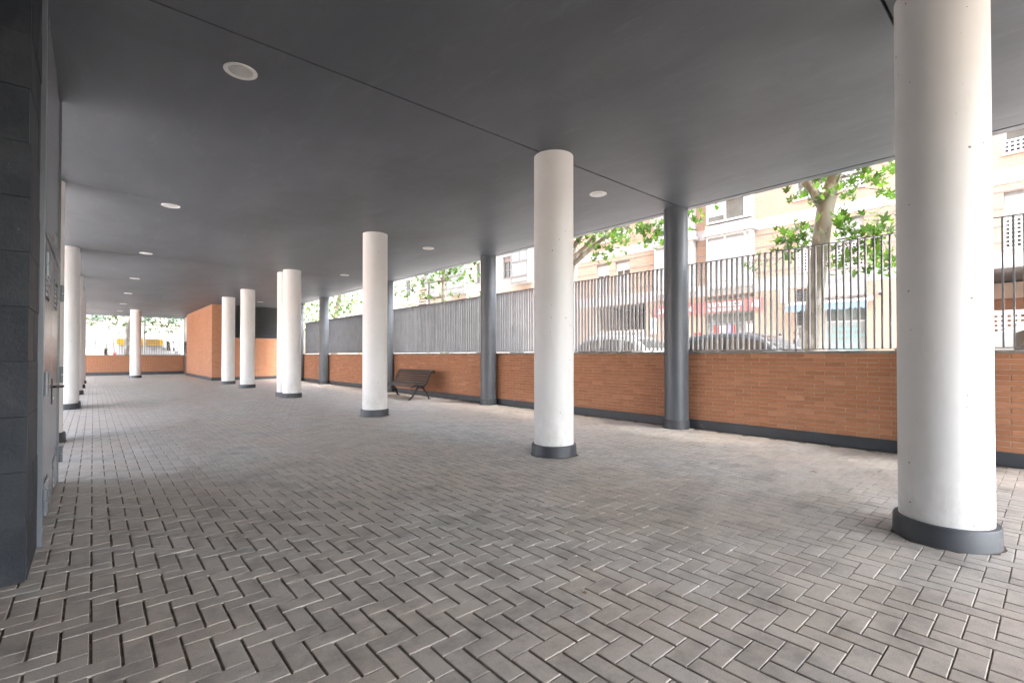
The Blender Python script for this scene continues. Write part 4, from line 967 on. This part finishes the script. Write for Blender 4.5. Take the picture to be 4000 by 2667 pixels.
# T3
T3 = [(14.79, 4.33, 0.33, 14), (14.14, 4.34, 0.27, 12), (15.67, 4.3, 0.34, 14), (16.42, 4.24, 0.3, 12), (17.21, 4.23, 0.31, 12), (17.84, 4.09, 0.27, 9), (18.51, 3.95, 0.27, 9), (18.28, 3.55, 0.24, 7), (17.84, 3.29, 0.16, 5), (15.31, 3.96, 0.24, 9), (14.46, 4.01, 0.28, 10), (13.98, 4.04, 0.23, 8), (15.85, 3.48, 0.25, 8), (16.41, 3.54, 0.15, 5), (14.13, 3.42, 0.18, 7), (13.98, 3.27, 0.14, 5), (13.07, 4.28, 0.22, 9), (13.22, 3.95, 0.22, 8), (12.93, 3.74, 0.16, 6), (13.15, 4.64, 0.17, 6)]
t = thing('plane_tree', (XT, 15.15, ST), 'young thin plane tree above the fence behind the bench', 'tree', TG)
MB().tube([(XT, 15.15, ST - .02), (XT, 15.13, 3.13), (XT, 15.1, 4.18), (XT, 15.02, 4.74), (XT, 15, 6)], [.085, .07, .055, .045, .02], 10).build('trunk', 'plane_bark', t, smooth=True)
twigs(t, T3, [(XT, 15.1, 4.0), (XT, 15.1, 3.4), (XT, 15.02, 4.6)], rnd, XT, 0, .005)
lv = leaf_field([(u, z, r, int(n * 2.2)) for u, z, r, n in T3], rnd, .45, XT, 0); add_leaves(t, lv + upper_crown((XT, 15.2, 6.2), 2.2, 1.5, 1200, rnd), 250)
for y, lb in ((-3.2, 'plane tree on the pavement just right of the photo'), (-9.2, 'plane tree on the pavement farther right of the photo')):
    t = thing('plane_tree', (XT, y, ST), lb, 'tree', TG)
    MB().tube([(XT, y, ST - .02), (XT, y, 2.5), (XT + .1, y, 4.5), (XT, y + .2, 7)], [.2, .15, .13, .05], 14).build('trunk', 'plane_bark', t, smooth=True)
    MB().tube([(XT + .1, y, 4.2), (XT - .3, y + .5, 5.2), (XT - .5, y + 1, 6.5)], [.09, .07, .03], 10).build('limb', 'plane_bark', t, smooth=True)
    add_leaves(t, upper_crown((XT, y, 6.6), 2.8, 2.2, 2200, rnd), 0)
# T4, T5
T4 = [(25.67, 3.97, 0.3, 10), (24.62, 3.75, 0.29, 10), (23.63, 3.94, 0.32, 12), (22.69, 3.99, 0.28, 10), (24.28, 3.46, 0.26, 9), (23.0, 3.5, 0.28, 10), (24.44, 3.27, 0.2, 6), (22.55, 4.29, 0.25, 9), (27.59, 4.27, 0.2, 6), (25.67, 3.69, 0.21, 6)]
t = thing('plane_tree', (XT, 25.7, ST), 'leafy plane tree with a leaning trunk above the fence, left of the third column', 'tree', TG)
MB().tube([(XT, 25.9, ST - .02), (XT, 25.75, 2.4), (XT, 25.56, 3.41), (XT, 25.31, 3.94), (XT, 25.0, 4.5), (XT, 24.6, 6)], [.17, .14, .12, .12, .10, .04], 12).build('trunk', 'plane_bark', t, smooth=True)
twigs(t, T4, [(XT, 25.2, 4.1), (XT, 25.0, 4.5)], rnd, XT, 0, .008)
add_leaves(t, leaf_field([(u, z, r * 1.15, int(n * 4)) for u, z, r, n in T4], rnd, .6, XT, 0) + upper_crown((XT, 25, 6.5), 2.5, 1.8, 1200, rnd), 120)
T5 = [(29.95, 4.16, 0.28, 14), (29.95, 3.69, 0.28, 16), (29.27, 3.42, 0.27, 14), (29.05, 3.86, 0.23, 12), (29.71, 3.37, 0.23, 12), (28.41, 3.82, 0.18, 7)]
t = thing('plane_tree', (XT, 31.0, ST), 'bright green bushy tree at the far end of the street fence', 'tree', TG)
MB().tube([(XT, 31, ST - .02), (XT, 31, 3), (XT, 30.8, 5), (XT, 30.7, 6.5)], [.2, .16, .1, .04], 10).build('trunk', 'plane_bark', t, smooth=True)
add_leaves(t, leaf_field([(u + .3, z, r * 1.5, int(n * 2.4)) for u, z, r, n in T5], rnd, .7, XT, 0) + upper_crown((XT, 31, 4.6), 1.8, 1.9, 600, rnd), 0)
# far end trees
T6 = [(-0.29, 3.84, 0.34, 12), (0.07, 4.14, 0.28, 10), (0.43, 4.25, 0.34, 12), (0.79, 4.18, 0.35, 12), (1.09, 4.0, 0.31, 10), (-0.21, 3.56, 0.23, 7), (1.24, 3.68, 0.19, 6), (0.87, 3.31, 0.15, 4), (1.99, 4.34, 0.24, 7), (1.84, 3.55, 0.16, 4), (3.08, 4.2, 0.4, 14), (3.57, 4.12, 0.44, 16), (3.41, 3.81, 0.4, 14), (4.22, 4.05, 0.45, 16), (4.72, 3.98, 0.45, 14), (5.07, 3.68, 0.37, 10), (3.9, 3.33, 0.28, 8), (4.56, 3.35, 0.29, 8), (3.17, 3.2, 0.2, 6), (5.23, 4.31, 0.31, 8), (4.73, 3.05, 0.16, 4)]
t = thing('plane_tree', (1.85, 50.0, .3), 'massive tan tree trunk rising behind the white van', 'tree', 'trees beyond the far fence')
MB().tube([(1.88, 50, .2), (1.88, 50, 1.5), (1.86, 50, 3), (1.84, 50, 4.6), (1.9, 50, 6.5), (2, 50, 9)], [.62, .52, .50, .52, .40, .2], 18).build('trunk', 'plane_bark', t, smooth=True)
MB().tube([(1.95, 49.9, 4.0), (2.4, 49.7, 5.0), (3.2, 49.3, 6.4)], [.22, .18, .1], 10).build('limb', 'plane_bark', t, smooth=True)
add_leaves(t, upper_crown((1.9, 49, 8.2), 5.0, 2.8, 4500, rnd), 0)
for k, (x, y, lb) in enumerate(((-6.5, 44.5, 'unseen tree added to shade the street beyond the far fence, left of the massive trunk, out of the photo'), (8.8, 44.2, 'unseen tree added to shade the street beyond the steel panel at the far end, hidden behind the brick room'))):  # unseen dense crowns, added to shade the far street and van
    t = thing('plane_tree', (x, y, .3), lb, 'tree', 'trees beyond the far fence')
    MB().tube([(x, y, .2), (x, y, 2), (x + .1, y, 4.5), (x, y, 7.5)], [.4, .3, .26, .1], 14).build('trunk', 'plane_bark', t, smooth=True)
    add_leaves(t, upper_crown((x, y, 7.6), 4.6, 2.6, 4200, rnd), 0)
t = thing('plane_tree', (1.75, 42.6, .35), 'slender leaning tree standing in front of the white van', 'tree', 'trees beyond the far fence')
MB().tube([(1.66, 42.6, .33), (1.73, 42.6, 1.57), (1.80, 42.6, 2.84), (1.94, 42.6, 3.93), (2.1, 42.6, 5.2), (2.2, 42.6, 6.4)], [.2, .16, .165, .15, .1, .05], 12).build('trunk', 'plane_bark', t, smooth=True)
K = 42.6 / 47
lo = [(u * K, (z - 1.25) * K + 1.25, r * K, int(n * 3)) for u, z, r, n in T6]
twigs(t, [c for c in lo], [(1.94, 42.6, 3.93), (2.1, 42.6, 5.0), (1.2, 42.6, 4.4), (3.0, 42.6, 4.5)], rnd, 42.6, 1, .008)
add_leaves(t, leaf_field(lo, rnd, .5, 42.6, 1) + upper_crown((2.2, 42.6, 6.6), 3.6, 1.7, 3200, rnd), 150)

# ============================================================ STREET POLES AND SIGN
t = thing('lamp_post', (9.6, 13.3, ST), 'pale grey street lamp pole among the leaves above the bench', 'lamp post')
MB().tube([(9.6, 13.3, ST - .01), (9.6, 13.3, 1.2), (9.6, 13.3, 7.5)], [.085, .062, .045], 14).build('pole', 'pole_grey', t, smooth=True); MB().box(9.5, 9.7, 13.2, 13.4, ST - .01, ST + .25).build('base', 'pole_grey', t, bevel=.02)
MB().tube([(9.6, 13.3, 7.4), (10.2, 13.3, 7.75), (10.9, 13.3, 7.8)], .035, 8).build('arm', 'pole_grey', t); MB().box(10.8, 11.4, 13.2, 13.4, 7.72, 7.84).build('lamp_head', 'pole_grey', t, bevel=.03)
t = thing('street_sign', (9.8, 16.6, ST), 'small white street sign with green emblem on a dark post above the fence', 'sign')
MB().tube([(9.9, 16.25, ST - .01), (9.9, 16.25, 4.2)], .05, 10).build('post', 'grey_frame', t)
bd = MB().box(9.80, 9.815, 16.25, 16.95, 3.63, 3.92).build('board', 'print_white', t); MB().lathe((9.797, 16.86, 3.775), [(.06, 0), (.06, .004)], 12).build('emblem', 'print_green', bd)
lettering('PUNTO LIMPIO', .082, 9.797, 16.80, 3.79, 'print_dark', bd, .001); lettering('MÓVIL', .082, 9.797, 16.66, 3.68, 'print_dark', bd, .001)
b2 = MB().box(9.80, 9.815, 16.25, 16.95, 3.05, 3.60).build('board', 'print_white', t)
for i in range(4): MB().box(9.795, 9.799, 16.33, 16.87, 3.13 + i * .11, 3.16 + i * .11).build('print_line', 'print_dark', b2)
t = thing('lamp_post', (2.78, 43.4, .35), 'thin grey post beyond the far fence, right of the lone column', 'lamp post')
MB().tube([(2.78, 43.4, .3), (2.78, 43.4, 3.98)], .06, 10).build('pole', 'pole_grey', t); MB().lathe((2.78, 43.4, 3.98), [(.07, 0), (.07, .05), (.03, .09)], 10).build('cap', 'pole_grey', t)

# ============================================================ VEHICLES
def vehicle(name, label, x, y0, y1, zr, H, W, paint, face, prof, cabin, axis='y', belt=.90, cat='car'):
    """prof: (s, z/H) top outline from the nose s=0 to the tail s=1; face -1: nose towards smaller coordinate"""
    L = y1 - y0; cx = x
    base = (cx, (y0 + y1) / 2, zr) if axis == 'y' else ((y0 + y1) / 2, cx, zr)
    t = thing(name, base, label, cat)
    def W3(s, lat, z):
        a = (y0 + s * L) if face < 0 else (y1 - s * L)
        return (cx + lat, a, zr + z) if axis == 'y' else (a, cx + lat, zr + z)
    def top(s):
        for (s0, z0), (s1, z1) in zip(prof, prof[1:]):
            if s0 <= s <= s1:
                k = (s - s0) / max(1e-6, s1 - s0); k = k * k * (3 - 2 * k) * .4 + k * .6; return (z0 + (z1 - z0) * k) * H
        return prof[-1][1] * H
    n = 44; secs = []
    for i in range(n + 1):
        s = i / n; zt = top(s); w_ = W / 2 * (1 - .16 * abs(2 * s - 1) ** 5); zb = min(belt * (1 + .06 * s), zt - .03)
        z0 = .20 + .14 * abs(2 * s - 1) ** 8; hh = max(0, zt - zb); wt = w_ * (.97 - .26 * min(1, hh / .55))
        wt = max(wt, w_ * .68)
        secs.append((s, [(w_ * .93, z0), (w_, z0 + .12), (w_ * 1.0, zb * .7), (w_ * .975, zb), (wt, zt - .05 if hh > .1 else zt - .02), (wt * .86, zt), (wt * .4, zt + .012), (0, zt + .014)]))
    vs = []; m = 15
    for s, pts in secs:
        ring = pts + [(-a, b) for a, b in pts[-2::-1]]
        vs += [W3(s, a, b) for a, b in ring]
    fs = []
    for i in range(n):
        for k in range(m - 1): fs.append((i * m + k, i * m + k + 1, (i + 1) * m + k + 1, (i + 1) * m + k))
        fs.append((i * m + m - 1, i * m, (i + 1) * m, (i + 1) * m + m - 1))
    fs.append(tuple(range(m))); fs.append(tuple(n * m + k for k in range(m - 1, -1, -1)))
    body = MB().add(vs, fs).build('body', paint, t, smooth=True)
    def sec(s):
        i = min(n - 1, int(s * n)); k = s * n - i
        return [(a[0] + (b[0] - a[0]) * k, a[1] + (b[1] - a[1]) * k) for a, b in zip(secs[i][1], secs[i + 1][1])]
    for sg in (-1, 1):                                # side windows between pillars
        for (a, b) in cabin['side']:
            q = []; st = 8
            for j in range(st + 1):
                s = a + (b - a) * j / st; p = sec(s); lo, hi = p[3], p[4]
                f0, f1 = .12, .86
                q.append((s, lo[0] + (hi[0] - lo[0]) * f0 + .008, lo[1] + (hi[1] - lo[1]) * f0, lo[0] + (hi[0] - lo[0]) * f1 + .008, lo[1] + (hi[1] - lo[1]) * f1))
            mb = MB()
            for c0, c1 in zip(q, q[1:]): mb.quad(W3(c0[0], sg * c0[1], c0[2]), W3(c1[0], sg * c1[1], c1[2]), W3(c1[0], sg * c1[3], c1[4]), W3(c0[0], sg * c0[3], c0[4]))
            mb.build('window', 'car_glass', t, smooth=True)
    for nm, (a, b) in cabin['screens'].items():
        mb = MB(); st = 8
        for j in range(st):
            s0 = a + (b - a) * j / st; s1 = a + (b - a) * (j + 1) / st; p0, p1 = sec(s0), sec(s1)
            up = .012; o0 = p0[5][0] * .96; o1 = p1[5][0] * .96
            mb.add([W3(s0, -o0, p0[5][1] + up), W3(s0, 0, p0[7][1] + up), W3(s0, o0, p0[5][1] + up), W3(s1, -o1, p1[5][1] + up), W3(s1, 0, p1[7][1] + up), W3(s1, o1, p1[5][1] + up)], [(0, 1, 4, 3), (1, 2, 5, 4)])
        mb.build(nm, 'car_glass', t, smooth=True)
    for s in cabin['axles']:
        for sg in (-1, 1):
            rr = cabin.get('wr', .32); c = W3(s, sg * (W / 2 - .10), rr); d = W3(s, sg * (W / 2 + .015), rr); e = W3(s, sg * (W / 2 + .022), rr)
            wh = MB().tube([c, d], rr, 24).build('wheel', 'rubber', t); MB().tube([c, e], rr * .62, 20).build('rim', 'rim_alloy', wh)
    for sg in (-1, 1):
        p = sec(.02); a = W3(.0, sg * W * .33, .62); 
        for nm, s, z, mt, dz in (('headlight', .012, cabin.get('hz', .64), 'head_lamp', .07), ('taillight', .985, cabin.get('tz', .86), 'tail_red', .12)):
            q = MB(); ww = W * .5 * (1 - .16 * abs(2 * s - 1) ** 5)
            c0 = W3(s - .018, sg * ww * .72, z - dz); c1 = W3(s + .018, sg * ww * 1.01, z + dz)
            q.box(*sorted((c0[0], c1[0])), *sorted((c0[1], c1[1])), c0[2], c1[2]); q.build(nm, mt, t, bevel=.01)
        c0 = W3(cabin['mirror'] - .02, sg * (W / 2 - .02), belt + .04); c1 = W3(cabin['mirror'] + .02, sg * (W / 2 + .17), belt + .17)
        MB().box(*sorted((c0[0], c1[0])), *sorted((c0[1], c1[1])), c0[2], c1[2]).build('mirror', paint, t, bevel=.03)
    return t
HATCH = [(0, .44), (.03, .52), (.10, .585), (.24, .66), (.30, .70), (.44, .955), (.52, .995), (.66, 1.0), (.80, .965), (.90, .86), (.965, .70), (.985, .60), (1, .45)]
CAB = dict(side=[(.40, .575), (.60, .76), (.785, .865)], screens={'windscreen': (.315, .43), 'rear_window': (.86, .945)}, axles=(.18, .80), mirror=.36)
SEDAN = [(0, .42), (.03, .50), (.10, .57), (.25, .65), (.30, .69), (.43, .95), (.50, .995), (.62, 1.0), (.72, .95), (.86, .74), (.95, .71), (.985, .62), (1, .45)]
CAB2 = dict(side=[(.40, .56), (.585, .73)], screens={'windscreen': (.315, .425), 'rear_window': (.735, .85)}, axles=(.18, .80), mirror=.36, tz=.92)
vehicle('parked_car', 'black parked car behind the nearest fence panel, below the red shop sign', 11.5, 2.45, 6.75, ST - .13, 1.50, 1.78, 'paint_black', -1, HATCH, CAB)
vehicle('parked_car', 'silver parked car left of the black car, half hidden by a grey column', 11.6, 7.0, 11.0, ST - .13, 1.56, 1.76, 'paint_silver', 1, HATCH, CAB)
vehicle('parked_car', 'white parked car with red tail light at the right edge of the photo', 11.6, -3.2, 1.05, ST - .13, 1.62, 1.78, 'paint_white', -1, HATCH, dict(CAB, tz=1.06))
VAN = [(0, .32), (.02, .40), (.08, .46), (.17, .53), (.19, .56), (.27, .80), (.33, .90), (.40, .96), (.50, .99), (.9, 1.0), (.985, .985), (1, .9)]
CABV = dict(side=[(.17, .34)], screens={'windscreen': (.195, .285)}, axles=(.16, .78), mirror=.2, wr=.35, hz=.75, tz=1.1)
t = vehicle('delivery_van', 'white delivery van with yellow side panel parked beyond the far fence', 46.6, 1.12, 5.95, ST - .18, 2.62, 2.0, 'paint_white', 1, VAN, CABV, axis='x', belt=1.25, cat='van')
MB().box(1.30, 4.05, 45.555, 45.59, 2.02, 2.47).build('side_panel', 'van_yellow', t)
for i in range(5): MB().box(2.95, 3.85, 45.548, 45.553, 2.07 + i * .08, 2.105 + i * .08).build('print_line', 'print_dark', t)
MB().box(1.28, 4.07, 45.55, 45.58, 1.93, 1.955).build('trim', 'black_plastic', t)
for x0 in (3.35, 4.0): MB().box(x0, x0 + .22, 45.57, 45.6, 1.62, 1.84).build('badge_panel', 'grey_frame', t)

# ============================================================ PEOPLE
def person(x, y, zg, h, face, top_m, label, arm):
    t = thing('person', (x, y, zg), label, 'person')
    k = h / 1.75; fx, fy = face; sx, sy = -fy, fx        # side vector (left)
    def P(f, s_, z): return Vector((x + (fx * f + sx * s_) * k, y + (fy * f + sy * s_) * k, zg + z * k))
    V = []; E = []; Rr = []
    def v(p, r): V.append(p); Rr.append(r * k); return len(V) - 1
    def e(a, b): E.append((a, b))
    pel = v(P(0, 0, .95), .15); wst = v(P(0, 0, 1.10), .135); ch = v(P(0, 0, 1.30), .155); up = v(P(-.01, 0, 1.44), .11); nk = v(P(.0, 0, 1.51), .055); hd0 = v(P(.02, 0, 1.58), .075); hd = v(P(.025, 0, 1.66), .092); tp = v(P(.015, 0, 1.72), .07)
    for a, b in ((pel, wst), (wst, ch), (ch, up), (up, nk), (nk, hd0), (hd0, hd), (hd, tp)): e(a, b)
    for sg in (-1, 1):
        hp = v(P(0, sg * .10, .88), .095); kn = v(P(.03, sg * .11, .49), .062); an = v(P(-.01, sg * .11, .09), .042); to = v(P(.15, sg * .12, .035), .035)
        e(pel, hp); e(hp, kn); e(kn, an); e(an, to)
        sh = v(P(0, sg * .185, 1.41), .065); e(up, sh)
        if arm == 'bent': el = v(P(.03, sg * .25, 1.13), .048); wr = v(P(.26, sg * .12, 1.16), .034); ha = v(P(.33, sg * .08, 1.18), .034)
        else: el = v(P(-.02, sg * .25, 1.13), .048); wr = v(P(.06, sg * .25, .90), .033); ha = v(P(.08, sg * .245, .80), .034)
        e(sh, el); e(el, wr); e(wr, ha)
        for q in range(4): a = v(V[ha] + (V[ha] - V[wr]).normalized() * .06 * k + Vector((sx, sy, 0)) * (q - 1.5) * .017 * k, .009); e(ha, a)
        th = v(V[ha] + Vector((sx, sy, 0)) * (-sg) * .045 * k, .010); e(ha, th)
    me = bpy.data.meshes.new('b'); me.from_pydata(V, E, []); ob = bpy.data.objects.new('b', me); COL.objects.link(ob)
    sk = ob.modifiers.new('s', 'SKIN'); sk.use_smooth_shade = True
    for i, d in enumerate(me.skin_vertices[0].data): d.radius = (Rr[i], Rr[i] * (.82 if i in (pel, wst, ch) else 1)); d.use_root = (i == pel)
    sb = ob.modifiers.new('u', 'SUBSURF'); sb.levels = 1; sb.render_levels = 1
    dg = bpy.context.evaluated_depsgraph_get(); m2 = bpy.data.meshes.new_from_object(ob.evaluated_get(dg)); bpy.data.objects.remove(ob)
    m2.materials.clear()
    for mm in ('skin', top_m, 'trousers_dark', 'shoe_dark'): m2.materials.append(MATS[mm])
    for p in m2.polygons:
        c = p.center; z = (c.z - zg) / k; dist = min((c - V[i]).length for i in range(len(V)) if Rr[i] < .011 * k)
        p.material_index = 0 if (z > 1.50 or dist < .085 * k) else (1 if z > .86 else (2 if z > .10 else 3)); p.use_smooth = True
    off = wloc(t)
    for vv in m2.vertices: vv.co -= off
    o = bpy.data.objects.new('body', m2); COL.objects.link(o); o.parent = t
    hc = P(.01, 0, 1.675); q = MB(); n = 14; vs = []; fs = []
    for i in range(6):
        a = i / 5 * 1.45
        for j in range(n):
            b = 2 * math.pi * j / n; fr = math.cos(b)
            vs.append(hc + Vector((fx, fy, 0)) * (math.cos(b) * math.cos(1.45 - a) * .098 * k - .012) + Vector((sx, sy, 0)) * (math.sin(b) * math.cos(1.45 - a) * .088 * k) + Vector((0, 0, (math.sin(1.45 - a) * .098 - (.03 if fr < .3 else 0) * (i / 5)) * k)))
    for i in range(5):
        for j in range(n): fs.append((i * n + j, (i + 1) * n + j, (i + 1) * n + (j + 1) % n, i * n + (j + 1) % n))
    fs.append(tuple(range(n))); q.add(vs, fs); q.build('hair', 'hair_dark', t, smooth=True)
    fz = MB(); 
    for sg in (-1, 1): fz.box(*sorted((P(.105, sg * .035, 1.65).x - .008, P(.105, sg * .035, 1.65).x + .008)), *sorted((P(.105, sg * .035, 1.65).y - .008, P(.105, sg * .035, 1.65).y + .008)), P(0, 0, 1.655).z, P(0, 0, 1.668).z)
    fz.build('eyes', 'hair_dark', t)
    nz = P(.125, 0, 1.625); MB().tube([P(.10, 0, 1.655), nz, P(.10, 0, 1.61)], [.008 * k, .015 * k, .009 * k], 8).build('nose', 'skin', t, smooth=True)
person(20.3, 7.21, ST + .02, 1.70, (.35, -.94), 'jacket_red', 'person in a red jacket in front of the shops opposite', 'down')
person(20.3, 6.66, ST + .02, 1.75, (-.25, .97), 'jacket_grey', 'person in a dark grey jacket with bent arms, facing the one in red', 'bent')
